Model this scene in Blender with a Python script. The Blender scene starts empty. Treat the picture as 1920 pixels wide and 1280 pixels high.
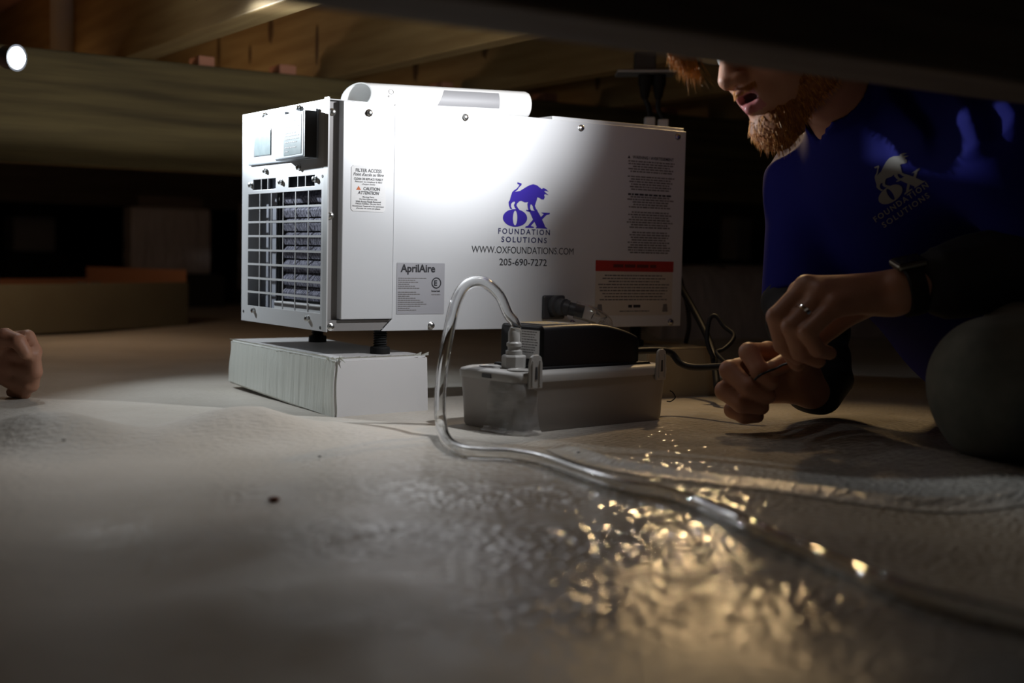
import bpy, bmesh, math, random
import numpy as np
from mathutils import Vector, Matrix
from mathutils.bvhtree import BVHTree
from mathutils.geometry import tessellate_polygon

random.seed(7)
RNG = np.random.default_rng(7)
scene = bpy.context.scene
COL = scene.collection

# ------------------------------------------------------------------ camera
FPX, YAW, PITCH, ROLL = 2432.66, .5978, .0677, .0218
CAM = np.array([-.8045, -1.6449, .2303])
FW = np.array([math.sin(YAW) * math.cos(PITCH), math.cos(YAW) * math.cos(PITCH), -math.sin(PITCH)])
_r = np.array([math.cos(YAW), -math.sin(YAW), 0.])
_u = np.cross(_r, FW)
RT = _r * math.cos(ROLL) + _u * math.sin(ROLL)
UP = -_r * math.sin(ROLL) + _u * math.cos(ROLL)
cd = bpy.data.cameras.new('camera')
cam = bpy.data.objects.new('camera', cd)
COL.objects.link(cam)
cd.sensor_width = 36
cd.lens = FPX / 1920 * 36
cd.clip_start, cd.clip_end = .02, 60
cd.dof.use_dof = True
cd.dof.focus_distance = 1.86
cd.dof.aperture_fstop = 3.2
cam.matrix_world = Matrix(((RT[0], UP[0], -FW[0], CAM[0]), (RT[1], UP[1], -FW[1], CAM[1]),
                           (RT[2], UP[2], -FW[2], CAM[2]), (0, 0, 0, 1)))
scene.camera = cam


def ray(x, y): return FW + RT * (x - 960) / FPX - UP * (y - 640) / FPX
def W(x, y, d): return CAM + ray(x, y) * d
def onz(x, y, z):
    r = ray(x, y)
    return CAM + r * ((z - CAM[2]) / r[2])
def ony(x, y, Y):
    r = ray(x, y)
    return CAM + r * ((Y - CAM[1]) / r[1])
def C2W(a, b, c): return RT * a + UP * b - FW * c       # right, up, toward viewer


# ------------------------------------------------------------------ world, exposure
wd = bpy.data.worlds.new('world')
scene.world = wd
wd.use_nodes = True
wd.node_tree.nodes['Background'].inputs[0].default_value = (.75, .85, 1, 1)
wd.node_tree.nodes['Background'].inputs[1].default_value = .013
scene.view_settings.view_transform = 'Standard'
scene.view_settings.look = 'None'
scene.view_settings.gamma = 1
scene.view_settings.use_curve_mapping = False
scene.view_settings.exposure = 0.0
HEADLAMP_MAN_W = 10.0       # flood of the kneeling man's headlamp
HEADLAMP_SPOT_W = 14.0     # its narrow beam
HEADLAMP_OTHER_W = 14.0     # flood of the second person's headlamp
HEADLAMP_OTHER_SPOT_W = 58.0   # its narrow beam
WORK_LAMP_W = 7.0        # hooded warm work lamp between the joists
BULB_W = 1.5              # bare bulb far back
CY = scene.cycles
CY.caustics_reflective = True
CY.caustics_refractive = True
CY.max_bounces = 12
CY.transmission_bounces = 12
CY.sample_clamp_indirect = 4


# ------------------------------------------------------------------ materials
def mat(name, color, rough=.5, metal=0, spec=.5, trans=0, ior=1.45, noise=None, bump=None, coat=0, sss=0, emit=None, sheen=0, wave=None):
    """noise=(scale,(sx,sy,sz),color2,lo,hi)  bump=(scale,(sx,sy,sz),strength,dist)"""
    m = bpy.data.materials.new(name)
    m.use_nodes = True
    nt = m.node_tree
    b = nt.nodes['Principled BSDF']
    b.inputs['Base Color'].default_value = (*color, 1)
    b.inputs['Roughness'].default_value = rough
    b.inputs['Metallic'].default_value = metal
    b.inputs['Specular IOR Level'].default_value = spec
    b.inputs['Transmission Weight'].default_value = trans
    b.inputs['IOR'].default_value = ior
    b.inputs['Coat Weight'].default_value = coat
    b.inputs['Sheen Weight'].default_value = sheen
    if sss:
        b.inputs['Subsurface Weight'].default_value = sss
        b.inputs['Subsurface Radius'].default_value = (.012, .005, .003)
        b.inputs['Subsurface Scale'].default_value = .6
    if emit:
        b.inputs['Emission Color'].default_value = (*emit[0], 1)
        b.inputs['Emission Strength'].default_value = emit[1]
    tc = nt.nodes.new('ShaderNodeTexCoord')

    def noise_node(sc, st, detail=5):
        mp = nt.nodes.new('ShaderNodeMapping')
        mp.inputs['Scale'].default_value = st
        nt.links.new(tc.outputs['Object'], mp.inputs['Vector'])
        n = nt.nodes.new('ShaderNodeTexNoise')
        n.inputs['Scale'].default_value = sc
        n.inputs['Detail'].default_value = detail
        nt.links.new(mp.outputs[0], n.inputs['Vector'])
        return n
    if noise:
        sc, st, c2, lo, hi = noise
        n = noise_node(sc, st)
        rp = nt.nodes.new('ShaderNodeValToRGB')
        rp.color_ramp.elements[0].position = lo
        rp.color_ramp.elements[1].position = hi
        rp.color_ramp.elements[0].color = (*color, 1)
        rp.color_ramp.elements[1].color = (*c2, 1)
        nt.links.new(n.outputs['Fac'], rp.inputs[0])
        nt.links.new(rp.outputs[0], b.inputs['Base Color'])
    if bump:
        prev = None
        for sc, st, stg, ds, *dt in (bump if isinstance(bump[0], tuple) else (bump,)):
            n = noise_node(sc, st, dt[0] if dt else 4)
            bp = nt.nodes.new('ShaderNodeBump')
            bp.inputs['Strength'].default_value = stg
            bp.inputs['Distance'].default_value = ds
            nt.links.new(n.outputs['Fac'], bp.inputs['Height'])
            if prev:
                nt.links.new(prev.outputs[0], bp.inputs['Normal'])
            prev = bp
        nt.links.new(prev.outputs[0], b.inputs['Normal'])
    return m


M = {}
M['liner'] = mat('white_liner', (.62, .58, .52), .30, spec=.5, noise=(5, (1, 1, 1), (.52, .48, .42), .35, .7),
                 bump=((30, (1, 2.6, 1), .5, .0016, 1), (115, (1, 1.7, 1), 1., .0021, 0), (300, (1, 3, 1), .7, .0009, 2)))
def wet_patch(m, center, radius, wet, dry):
    """lower roughness where the liner is wet"""
    nt = m.node_tree
    tc = nt.nodes.new('ShaderNodeTexCoord')
    vm = nt.nodes.new('ShaderNodeVectorMath')
    vm.operation = 'DISTANCE'
    vm.inputs[1].default_value = center
    nt.links.new(tc.outputs['Object'], vm.inputs[0])
    nz = nt.nodes.new('ShaderNodeTexNoise')
    nz.inputs['Scale'].default_value = 9
    nt.links.new(tc.outputs['Object'], nz.inputs['Vector'])
    ma = nt.nodes.new('ShaderNodeMath')
    ma.operation = 'MULTIPLY_ADD'
    ma.inputs[1].default_value = .35
    nt.links.new(nz.outputs['Fac'], ma.inputs[0])
    nt.links.new(vm.outputs['Value'], ma.inputs[2])
    mr = nt.nodes.new('ShaderNodeMapRange')
    mr.inputs['From Min'].default_value = radius * .8
    mr.inputs['From Max'].default_value = radius * 1.25
    mr.inputs['To Min'].default_value = wet
    mr.inputs['To Max'].default_value = dry
    nt.links.new(ma.outputs[0], mr.inputs['Value'])
    nt.links.new(mr.outputs[0], nt.nodes['Principled BSDF'].inputs['Roughness'])
    m2 = nt.nodes.new('ShaderNodeMapRange')
    m2.inputs['From Min'].default_value = wet
    m2.inputs['From Max'].default_value = dry
    m2.inputs['To Min'].default_value = .6
    m2.inputs['To Max'].default_value = .1
    nt.links.new(mr.outputs[0], m2.inputs['Value'])
    nt.links.new(m2.outputs[0], nt.nodes['Principled BSDF'].inputs['Specular IOR Level'])
    m3 = nt.nodes.new('ShaderNodeMapRange')      # the dry sheet lies flatter
    m3.inputs['From Min'].default_value = wet
    m3.inputs['From Max'].default_value = dry
    m3.inputs['To Min'].default_value = 1.
    m3.inputs['To Max'].default_value = .5
    nt.links.new(mr.outputs[0], m3.inputs['Value'])
    for nd in nt.nodes:
        if nd.type == 'BUMP' and nd.inputs['Distance'].default_value > .002: nt.links.new(m3.outputs[0], nd.inputs['Strength'])
    m4 = nt.nodes.new('ShaderNodeMapRange')      # fine dry crinkles
    m4.inputs['From Min'].default_value = wet
    m4.inputs['From Max'].default_value = dry
    m4.inputs['To Min'].default_value = .0
    m4.inputs['To Max'].default_value = .9
    nt.links.new(mr.outputs[0], m4.inputs['Value'])
    for nd in nt.nodes:
        if nd.type == 'BUMP' and nd.inputs['Distance'].default_value < .001: nt.links.new(m4.outputs[0], nd.inputs['Strength'])


wet_patch(M['liner'], (.30, -.86, 0), .80, .035, .5)
M['tape'] = mat('seam_tape', (.60, .58, .54), .16, bump=((60, (1, 2, 1), .8, .004), (230, (1, 1.6, 1), .6, .0015)))
M['dirt'] = mat('block_wall', (.10, .085, .075), .9, noise=(9, (1, 1, 1), (.05, .045, .04), .3, .7), bump=(40, (1, 1, 1), .5, .01))
M['olive'] = mat('treated_lumber', (.165, .125, .055), .85, spec=.15, noise=(5, (.5, 9, 9), (.08, .06, .03), .35, .66), bump=(30, (.4, 8, 8), .3, .003))
M['darkwood'] = mat('dark_lumber', (.15, .11, .08), .8, noise=(7, (.6, 9, 9), (.09, .065, .05), .3, .7), bump=(30, (.4, 8, 8), .35, .003))
M['pine'] = mat('pine_joist', (.40, .275, .115), .6, noise=(5, (8, .6, 8), (.27, .165, .06), .35, .7), bump=(30, (8, .4, 8), .2, .002))
M['subfloor'] = mat('subfloor_board', (.20, .085, .045), .8, noise=(30, (1, 1, 1), (.12, .05, .03), .3, .7), bump=(60, (1, 1, 1), .3, .003))
M['knot'] = mat('wood_knot', (.10, .055, .02), .7)
M['silver'] = mat('silver_painted_sheet', (.62, .63, .645), .42, metal=.15, spec=.5, bump=(900, (1, 1, 1), .05, .0004))
M['silver2'] = mat('silver_painted_edge', (.50, .505, .51), .45, metal=.15)
M['shaded_recess'] = mat('shaded_channel', (.22, .21, .205), .5)  # shade of the set-back channel and strip put into the grey
M['ctl'] = mat('control_plastic', (.33, .36, .40), .5, spec=.3)
M['dkgrey'] = mat('dark_grey_plastic', (.045, .046, .05), .45)
M['lcd'] = mat('lcd_glass', (.20, .25, .26), .3, spec=.3, noise=(60, (1, 1, 1), (.16, .21, .22), .4, .6))
M['black'] = mat('black_plastic', (.007, .007, .008), .42, spec=.35)
M['rubber'] = mat('black_rubber', (.010, .010, .010), .7, spec=.25)
M['cord'] = mat('black_cord', (.010, .010, .012), .5, spec=.3)
M['steel'] = mat('zinc_screw', (.62, .62, .60), .25, metal=1)
M['filter'] = mat('filter_media', (.30, .30, .38), .9, noise=(190, (1, 2, .8), (.05, .05, .08), .38, .62), bump=(200, (1, 2, .8), 1., .004))
M['inner'] = mat('inner_sheet', (.42, .44, .50), .45, metal=.3)
M['label_w'] = mat('white_label', (.72, .72, .72), .45)
M['label_s'] = mat('silver_label', (.42, .42, .45), .4, metal=.2)
M['label_p'] = mat('pipe_label', (.26, .26, .27), .5)
M['label_b'] = mat('beige_label', (.50, .46, .40), .5)
M['red'] = mat('red_label', (.34, .03, .02), .5)
M['darkred'] = mat('dark_red_ink', (.10, .02, .015), .6)
M['ink'] = mat('black_ink', (.03, .03, .035), .5)
M['inkgrey'] = mat('grey_ink', (.16, .15, .145), .6)
M['inkblue'] = mat('blue_ink', (.035, .018, .30), .45)
M['navy'] = mat('navy_ink', (.03, .03, .10), .5)
M['orange'] = mat('orange_mark', (.55, .12, .02), .5)
M['foam'] = mat('wrapped_foam', (.66, .68, .63), .28, bump=((7, (9, 9, .6), .5, .006), (16, (6, 6, .5), .2, .004)))
M['foamflat'] = mat('taut_wrapped_foam', (.64, .63, .63), .35, bump=(5, (1, 1, 1), .15, .003))
M['foamtop'] = mat('foam_top', (.60, .62, .62), .35, bump=(30, (1, 3, 1), .4, .004))
M['board'] = mat('tan_block', (.42, .36, .25), .7, noise=(20, (1, 1, 1), (.36, .30, .20), .3, .7))
M['pvc'] = mat('white_pvc', (.80, .80, .79), .32)
M['clear'] = mat('clear_vinyl', (.99, 1, 1), .0, trans=1, ior=1.40)
M['tank'] = mat('grey_tank_plastic', (.29, .27, .255), .42, bump=(30, (1, 1, 1), .15, .002))
M['lid'] = mat('light_grey_lid', (.38, .37, .355), .38)
M['film'] = mat('clear_tape', (.9, .9, .9), .08, trans=.9, ior=1.3, bump=(40, (1, 1, 3), .6, .006))
M['gold'] = mat('yellow_print', (.45, .30, .06), .5)
M['skin'] = mat('skin', (.42, .215, .135), .5, sss=.12, noise=(25, (1, 1, 1), (.37, .17, .105), .35, .7), bump=(260, (1, 1, 1), .25, .0012))
M['lips'] = mat('lips', (.36, .12, .12), .35, sss=.1)
M['mouth'] = mat('mouth_inside', (.07, .02, .02), .5)
M['nail'] = mat('fingernail', (.48, .28, .21), .3)
M['eye'] = mat('eyeball', (.7, .68, .65), .15)
M['beard'] = mat('ginger_beard', (.30, .105, .025), .6, noise=(160, (1, 1, 1), (.16, .05, .012), .3, .7))
M['hair'] = mat('ginger_hair', (.72, .34, .07), .4, noise=(120, (1, 1, 1), (.50, .21, .04), .3, .7))
M['shirt'] = mat('blue_jersey', (.007, .008, .125), .8, spec=.12, sheen=.0, bump=(700, (1, 1, 1), .2, .0006))
M['sleeve'] = mat('black_sleeve', (.010, .010, .012), .75)
M['denim'] = mat('grey_green_denim', (.25, .26, .23), .85, noise=(22, (1, 1, 1), (.15, .165, .15), .3, .7), bump=(500, (1, 1, 1), .4, .001))
M['print'] = mat('cream_print', (.17, .155, .135), .7)
M['ring'] = mat('silver_ring', (.8, .8, .8), .15, metal=1)
M['watch'] = mat('watch_glass', (.01, .01, .01), .12)
M['watchmetal'] = mat('watch_case', (.25, .22, .16), .25, metal=1)
M['wrap'] = mat('wrapped_pier', (.50, .44, .42), .5, noise=(4, (1, 1, 1), (.38, .33, .32), .3, .7), bump=(14, (3, 3, .8), .5, .02))
M['pier_shade'] = mat('pier_shade_dark', (.03, .027, .025), .9)  # near-black colour stands for the shadow under the piers
M['carton'] = mat('tan_carton', (.17, .15, .095), .8, noise=(6, (1, 1, 1), (.14, .12, .075), .3, .7))
M['carton_lit'] = mat('lit_carton_wall', (.36, .16, .08), .8)  # orange glow of the lit inner walls put into the colour
M['tin'] = mat('dark_blue_case', (.02, .03, .04), .4)
M['chip'] = mat('bark', (.24, .065, .035), .7)
M['led'] = mat('led_lens', (1, 1, 1), .2, emit=((.9, .95, 1), 60))
M['bulb'] = mat('warm_bulb', (1, .8, .5), .3, emit=((1, .62, .25), 8))
M['plate'] = mat('grey_plate', (.30, .33, .37), .4, metal=.3)
M['white_plug'] = mat('white_connector', (.6, .6, .62), .4)
M['copper'] = mat('copper_wire', (.6, .3, .28), .4)
M['lit_spot'] = mat('lit_reddish', (.50, .22, .13), .8)  # light caught above the girder painted as a reddish colour


# ------------------------------------------------------------------ object helpers
ORI = {}


def link(o):
    COL.objects.link(o)
    return o


def tag(o, label=None, cat=None, group=None, kind=None):
    if label: o['label'] = label
    if cat: o['category'] = cat
    if group: o['group'] = group
    if kind: o['kind'] = kind
    return o


def thing(name, loc, label, cat, group=None):
    o = link(bpy.data.objects.new(name, None))
    o.empty_display_size = .05
    o.location = tuple(loc)
    ORI[o.name] = np.array(loc, float)
    return tag(o, label, cat, group)


def finish(me, name, mats, parent=None, smooth=False, bevel=0, bseg=2, origin=None):
    """me holds world coordinates"""
    n = len(me.vertices)
    co = np.empty(n * 3)
    me.vertices.foreach_get('co', co)
    co = co.reshape(-1, 3)
    if parent is not None:
        og = ORI[parent.name]
    elif origin is not None:
        og = np.array(origin, float)
    else:
        og = np.array([(co[:, 0].min() + co[:, 0].max()) / 2, (co[:, 1].min() + co[:, 1].max()) / 2, co[:, 2].min()])
    me.vertices.foreach_set('co', (co - og).ravel())
    if smooth:
        me.polygons.foreach_set('use_smooth', [True] * len(me.polygons))
    for m in (mats if isinstance(mats, (list, tuple)) else [mats]):
        me.materials.append(M[m])
    me.update()
    o = link(bpy.data.objects.new(name, me))
    if parent is not None:
        o.parent = parent
    else:
        o.location = tuple(og)
    ORI[o.name] = og
    if bevel:
        b = o.modifiers.new('bevel', 'BEVEL')
        b.width = bevel
        b.segments = bseg
        b.limit_method = 'ANGLE'
        b.angle_limit = math.radians(40)
    return o


class MB:
    def __init__(self):
        self.v, self.f, self.m = [], [], []

    def add(self, vs, fs, mi=0):
        n = len(self.v)
        self.v += [tuple(map(float, p)) for p in vs]
        self.f += [tuple(i + n for i in q) for q in fs]
        self.m += [mi] * len(fs)
        return self

    def hexa(self, p, mi=0):      # 4 bottom (ccw), 4 top
        return self.add(p, [(3, 2, 1, 0), (4, 5, 6, 7), (0, 1, 5, 4), (1, 2, 6, 5), (2, 3, 7, 6), (3, 0, 4, 7)], mi)

    def box(self, lo, hi, mi=0):
        x0, y0, z0 = lo
        x1, y1, z1 = hi
        return self.hexa([(x0, y0, z0), (x1, y0, z0), (x1, y1, z0), (x0, y1, z0), (x0, y0, z1), (x1, y0, z1), (x1, y1, z1), (x0, y1, z1)], mi)

    def tube(self, pts, r, n=10, cap=True, mi=0, squash=None):
        pts = [np.array(p, float) for p in pts]
        rs = r if hasattr(r, '__len__') else [r] * len(pts)
        t0 = pts[1] - pts[0]
        t0 /= np.linalg.norm(t0)
        a = np.array([0, 0, 1.]) if abs(t0[2]) < .9 else np.array([1., 0, 0])
        nx = np.cross(t0, a)
        nx /= np.linalg.norm(nx)
        vs, fs = [], []
        for i, p in enumerate(pts):
            t = pts[min(i + 1, len(pts) - 1)] - pts[max(i - 1, 0)]
            t /= np.linalg.norm(t) + 1e-12
            nx = nx - t * np.dot(nx, t)
            nx /= np.linalg.norm(nx)
            ny = np.cross(t, nx)
            for k in range(n):
                w = 2 * math.pi * k / n
                vs.append(p + (nx * math.cos(w) + ny * math.sin(w)) * rs[i])
        for i in range(len(pts) - 1):
            for k in range(n):
                k2 = (k + 1) % n
                fs.append((i * n + k, i * n + k2, (i + 1) * n + k2, (i + 1) * n + k))
        if cap:
            fs.append(tuple(range(n - 1, -1, -1)))
            fs.append(tuple((len(pts) - 1) * n + k for k in range(n)))
        return self.add(vs, fs, mi)

    def lathe(self, base, axis, prof, n=24, mi=0, cap=True):   # prof: (r, h) pairs
        base, axis = np.array(base, float), np.array(axis, float)
        axis = axis / np.linalg.norm(axis)
        a = np.array([0, 0, 1.]) if abs(axis[2]) < .9 else np.array([1., 0, 0])
        nx = np.cross(axis, a)
        nx /= np.linalg.norm(nx)
        ny = np.cross(axis, nx)
        vs, fs = [], []
        for r, h in prof:
            for k in range(n):
                w = 2 * math.pi * k / n
                vs.append(base + axis * h + (nx * math.cos(w) + ny * math.sin(w)) * max(r, 1e-5))
        for i in range(len(prof) - 1):
            for k in range(n):
                k2 = (k + 1) % n
                fs.append((i * n + k, i * n + k2, (i + 1) * n + k2, (i + 1) * n + k))
        if cap:
            fs.append(tuple(range(n - 1, -1, -1)))
            fs.append(tuple((len(prof) - 1) * n + k for k in range(n)))
        return self.add(vs, fs, mi)

    def prism(self, poly, fmap, h0, h1, mi=0):      # poly 2D, fmap(u,v,h)->3D
        n = len(poly)
        vs = [fmap(u, v, h0) for u, v in poly] + [fmap(u, v, h1) for u, v in poly]
        fs = [tuple(range(n - 1, -1, -1)), tuple(range(n, 2 * n))]
        fs += [(i, (i + 1) % n, n + (i + 1) % n, n + i) for i in range(n)]
        return self.add(vs, fs, mi)

    def mesh(self, name, fixn=True):
        me = bpy.data.meshes.new(name)
        me.from_pydata(self.v, [], self.f)
        me.polygons.foreach_set('material_index', self.m)
        if fixn:
            bm = bmesh.new()
            bm.from_mesh(me)
            bmesh.ops.recalc_face_normals(bm, faces=bm.faces)
            bm.to_mesh(me)
            bm.free()
        return me

    def build(self, name, mats, parent=None, smooth=False, bevel=0, bseg=2, origin=None, fixn=True):
        o = finish(self.mesh(name, fixn), name, mats, parent, smooth, bevel, bseg, origin)
        if smooth == 'auto':
            pass
        return o


def auto_smooth(o, deg=40):
    me = o.data
    me.polygons.foreach_set('use_smooth', [True] * len(me.polygons))
    bm = bmesh.new()
    bm.from_mesh(me)
    for e in bm.edges:
        if len(e.link_faces) == 2 and e.calc_face_angle(0) > math.radians(deg):
            e.smooth = False
    bm.to_mesh(me)
    bm.free()
    return o


def spline(pts, n=8):
    pts = [np.array(p, float) for p in pts]
    q = [2 * pts[0] - pts[1]] + pts + [2 * pts[-1] - pts[-2]]
    out = []
    for i in range(1, len(q) - 2):
        a, b, c, d = q[i - 1:i + 3]
        for k in range(n):
            t = k / n
            out.append(.5 * (2 * b + (c - a) * t + (2 * a - 5 * b + 4 * c - d) * t * t + (3 * b - a - 3 * c + d) * t ** 3))
    out.append(pts[-1])
    return out


def unit3(v): return np.array(v) / np.linalg.norm(v)


def struct(name, mb, m, **k):
    o = mb.build(name, m, **k)
    return tag(o, kind='structure')


# ------------------------------------------------------------------ floor
def pl_dist(x, y, pts):
    best = np.full(np.shape(x), 9.)
    par = np.zeros(np.shape(x))
    n = len(pts) - 1
    for i in range(n):
        ax, ay = pts[i]
        bx, by = pts[i + 1]
        dx, dy = bx - ax, by - ay
        t = np.clip(((x - ax) * dx + (y - ay) * dy) / (dx * dx + dy * dy), 0, 1)
        d = np.hypot(x - ax - t * dx, y - ay - t * dy)
        m = d < best
        best = np.where(m, d, best)
        par = np.where(m, (i + t) / n, par)
    return best, par


RIDGE = [(-1.3, .25), (-.8, .03), (-.46, -.10), (-.38, -.13), (-.29, -.16), (-.18, -.137), (-.08, -.17), (.0, -.24)]
MOUND = [(.75, -.33), (.56, -.425), (.47, -.60), (.38, -.82), (.30, -.95)]
SEAM = [(.128, -.325), (.115, -.42), (.085, -.53), (.11, -.70), (.19, -.84), (.32, -.94), (.62, -1.16)]


def floor_z(x, y):
    x, y = np.asarray(x, float), np.asarray(y, float)
    z = .0035 * np.sin(5.1 * x + 2.2 * y) * np.sin(3.7 * y - 1.3 * x + .6) + .002 * np.sin(13 * x - 9 * y)
    d, t = pl_dist(x, y, RIDGE)
    fade = np.clip((1 - t) * 4, 0, 1)
    wav = .85 + .25 * np.sin(t * 19 + .6)
    z = z + .034 * fade * wav * np.exp(-(d / .068) ** 2)
    d, t = pl_dist(x, y, MOUND)
    z = z + .016 * np.clip(t * 5, 0, 1) * np.exp(-(d / .07) ** 2)
    d, t = pl_dist(x, y, SEAM)
    z = z + .006 * np.clip(t * 8, 0, 1) * np.exp(-(d / .014) ** 2)
    # soft wrinkles in the foreground sheet
    w = np.exp(-(((x + .25) / .5) ** 2 + ((y + .85) / .35) ** 2))
    z = z + w * .0035 * np.sin(26 * (x * .35 + y) + 3 * np.sin(4 * x))
    # flat pads where things stand
    for cx, cy, r in ((.07, .16, .25), (.27, -.2, .2), (.62, .16, .25)):
        k = np.exp(-(np.hypot(x - cx, y - cy) / r) ** 4)
        z = z * (1 - k)
    far = np.clip((np.hypot(x - .2, y) - 2.5) / 6, 0, 1)
    return z + .14 * far


def axis(lo, a, b, hi, fine, grow):
    mid = list(np.arange(a, b, fine))
    out, s, p = [], fine, b
    while p < hi:
        out.append(p)
        s *= grow
        p += s
    out.append(hi)
    lef, s, p = [], fine, a
    while p > lo:
        s *= grow
        p -= s
        lef.append(max(p, lo))
    return np.array(lef[::-1] + mid + out)


gx, gy = axis(-4, -1.1, 1.0, 9, .0075, 1.12), axis(-3.5, -1.5, .55, 12, .0075, 1.12)
GX, GY = np.meshgrid(gx, gy, indexing='ij')
GZ = floor_z(GX, GY)


def grid_mesh(name, X, Y, Z):
    n, m = X.shape
    me = bpy.data.meshes.new(name)
    v = np.stack([X, Y, Z], -1).reshape(-1, 3)
    i = np.arange(n * m).reshape(n, m)
    q = np.stack([i[:-1, :-1], i[1:, :-1], i[1:, 1:], i[:-1, 1:]], -1).reshape(-1, 4)
    fast_mesh(me, v, q)
    return me


def fast_mesh(me, v, q):
    me.vertices.add(len(v))
    me.vertices.foreach_set('co', np.asarray(v, np.float32).ravel())
    me.loops.add(q.size)
    me.loops.foreach_set('vertex_index', q.astype(np.int32).ravel())
    me.polygons.add(len(q))
    me.polygons.foreach_set('loop_start', np.arange(0, q.size, q.shape[1], dtype=np.int32))
    me.update(calc_edges=True)
    me.validate()


fl = finish(grid_mesh('floor', GX, GY, GZ), 'floor', 'liner', smooth=True, origin=(0, 0, 0))
tag(fl, 'crinkled white plastic liner covering the crawl space ground', kind='structure')

# ------------------------------------------------------------------ shell: ceiling boards and far walls
BT, BB = .61, .387           # beam top / bottom
CE = .845
ceil = struct('ceiling', MB().box((-3, -3.2, CE + .018), (9, 10, CE + .04)), 'subfloor', origin=(0, 0, CE))
for i in range(10):
    y0 = -1.6 + i * 1.22
    MB().box((-2.9, y0 + .003, CE), (2.0, y0 + 1.217, CE + .018)).build('board', 'subfloor', ceil)
    MB().box((2.005, y0 + .003, CE), (8.9, y0 + 1.217, CE + .018)).build('board', 'subfloor', ceil)
struct('wall_back', MB().box((-4, 10, -.2), (9.2, 10.2, 1)), 'dirt')
struct('wall_right', MB().box((9, -3.5, -.2), (9.2, 10.2, 1)), 'dirt')
struct('wall_left', MB().box((-4.2, -3.5, -.2), (-4, 10.2, 1)), 'dirt')

# beams run along X, joists along Y
def beam(y0, y1, x0, x1, m, label, plies):
    t = thing('wooden_beam', ((x0 + x1) / 2, (y0 + y1) / 2, BB), label, 'beam')
    w = (y1 - y0) / plies
    for k in range(plies):
        o = MB().box((x0, y0 + k * w + .0006, BB + .0015 * (k % 2)), (x1, y0 + (k + 1) * w - .0006, BT)).build('plank', m, t, bevel=.004)
    return t


beam(-.95, -.85, -1.6, 6, 'darkwood', 'dark brown wooden girder hanging in front of the kneeling man\'s head', 2)
ob = beam(1.0, 1.1, -2.5, 7, 'olive', 'olive tinted treated timber girder behind the silver dehumidifier', 2)
beam(3.6, 3.7, -2.5, 8, 'darkwood', 'shadowed timber girder far back above the wrapped piers', 2)
for k, x0 in enumerate([-1.20, -.78, -.36, .035, .487, .88, 1.29, 1.70, 2.10, 2.51, 2.92, 3.32, 3.73]):
    lab = {3: 'thick bright pine joist above the grille end of the dehumidifier', 4: 'knotty pine joist crossing above the white pipe',
           5: 'pine joist crossing above the grey outlet plate'}.get(k, 'pine floor joist resting across the timber girders under the boards')
    g = 'pine floor joists'
    t = thing('floor_joist', (x0 + .025, 2.5, BT), lab, 'joist', g)
    MB().box((x0, -2.2, BT), (x0 + (.06 if k == 3 else .045), 8, CE)).build('plank', 'pine', t, bevel=.003)
    for j in range(5):
        ky = RNG.uniform(-.6, 1.0) + j * .5
        kz = RNG.uniform(BT + .04, CE - .03)
        n = 14
        rx, rz = RNG.uniform(.008, .02), RNG.uniform(.02, .05)
        MB().prism([(ky + rx * math.cos(a * 2 * math.pi / n), kz + rz * math.sin(a * 2 * math.pi / n) + .3 * rx * math.sin(3 * a)) for a in range(n)],
                   lambda u, v, h, x=x0: (x - h, u, v), -.002, .0006).build('knot', 'knot', t)
for x, y, w in ((.20, 1.0, .045), (.385, 1.0, .05), (1.10, 1.0, .05), (1.52, 1.02, .05), (.80, 1.0, .04)):  # blocks added where lit spots show between the joists
    tag(MB().box((x, y + .03, BT), (x + w * .8, y + .09, BT + .024)).build('lit_spot_block', 'lit_spot', bevel=.003),
        'small reddish wood block sitting on top of the olive girder', 'wood block', 'reddish blocks on the olive girder')


# ------------------------------------------------------------------ polygons and text helpers
def tess(loops):
    """loops: list of 2D loops (outer, holes) -> verts, tris"""
    vs = [p for l in loops for p in l]
    tr = tessellate_polygon([[Vector((p[0], p[1], 0)) for p in l] for l in loops])
    return vs, [tuple(t) for t in tr]


def ell(cx, cy, rx, ry, n=36):
    return [(cx + rx * math.cos(2 * math.pi * i / n), cy + ry * math.sin(2 * math.pi * i / n)) for i in range(n)]


def text2d(s, bold=0., shear=0., space=1.):
    cu = bpy.data.curves.new('txt', 'FONT')
    cu.body = s
    cu.offset = bold
    cu.shear = shear
    cu.space_character = space
    cu.resolution_u = 3
    o = bpy.data.objects.new('txt', cu)
    link(o)
    bpy.context.view_layer.update()
    me = bpy.data.meshes.new_from_object(o.evaluated_get(bpy.context.evaluated_depsgraph_get()))
    v = np.array([q.co[:2] for q in me.vertices]) if len(me.vertices) else np.zeros((0, 2))
    f = [tuple(p.vertices) for p in me.polygons]
    bpy.data.objects.remove(o)
    bpy.data.curves.remove(cu)
    bpy.data.meshes.remove(me)
    return v, f


def place_text(mb, s, cx, cy, width, fmap, height=None, mi=0, **k):
    v, f = text2d(s, **k)
    lo, hi = v.min(0), v.max(0)
    sx = width / (hi[0] - lo[0])
    sy = sx if height is None else height / (hi[1] - lo[1])
    mb.add([fmap(cx + (p[0] - (lo[0] + hi[0]) / 2) * sx, cy + (p[1] - (lo[1] + hi[1]) / 2) * sy) for p in v], f, mi)
    return mb


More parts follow.
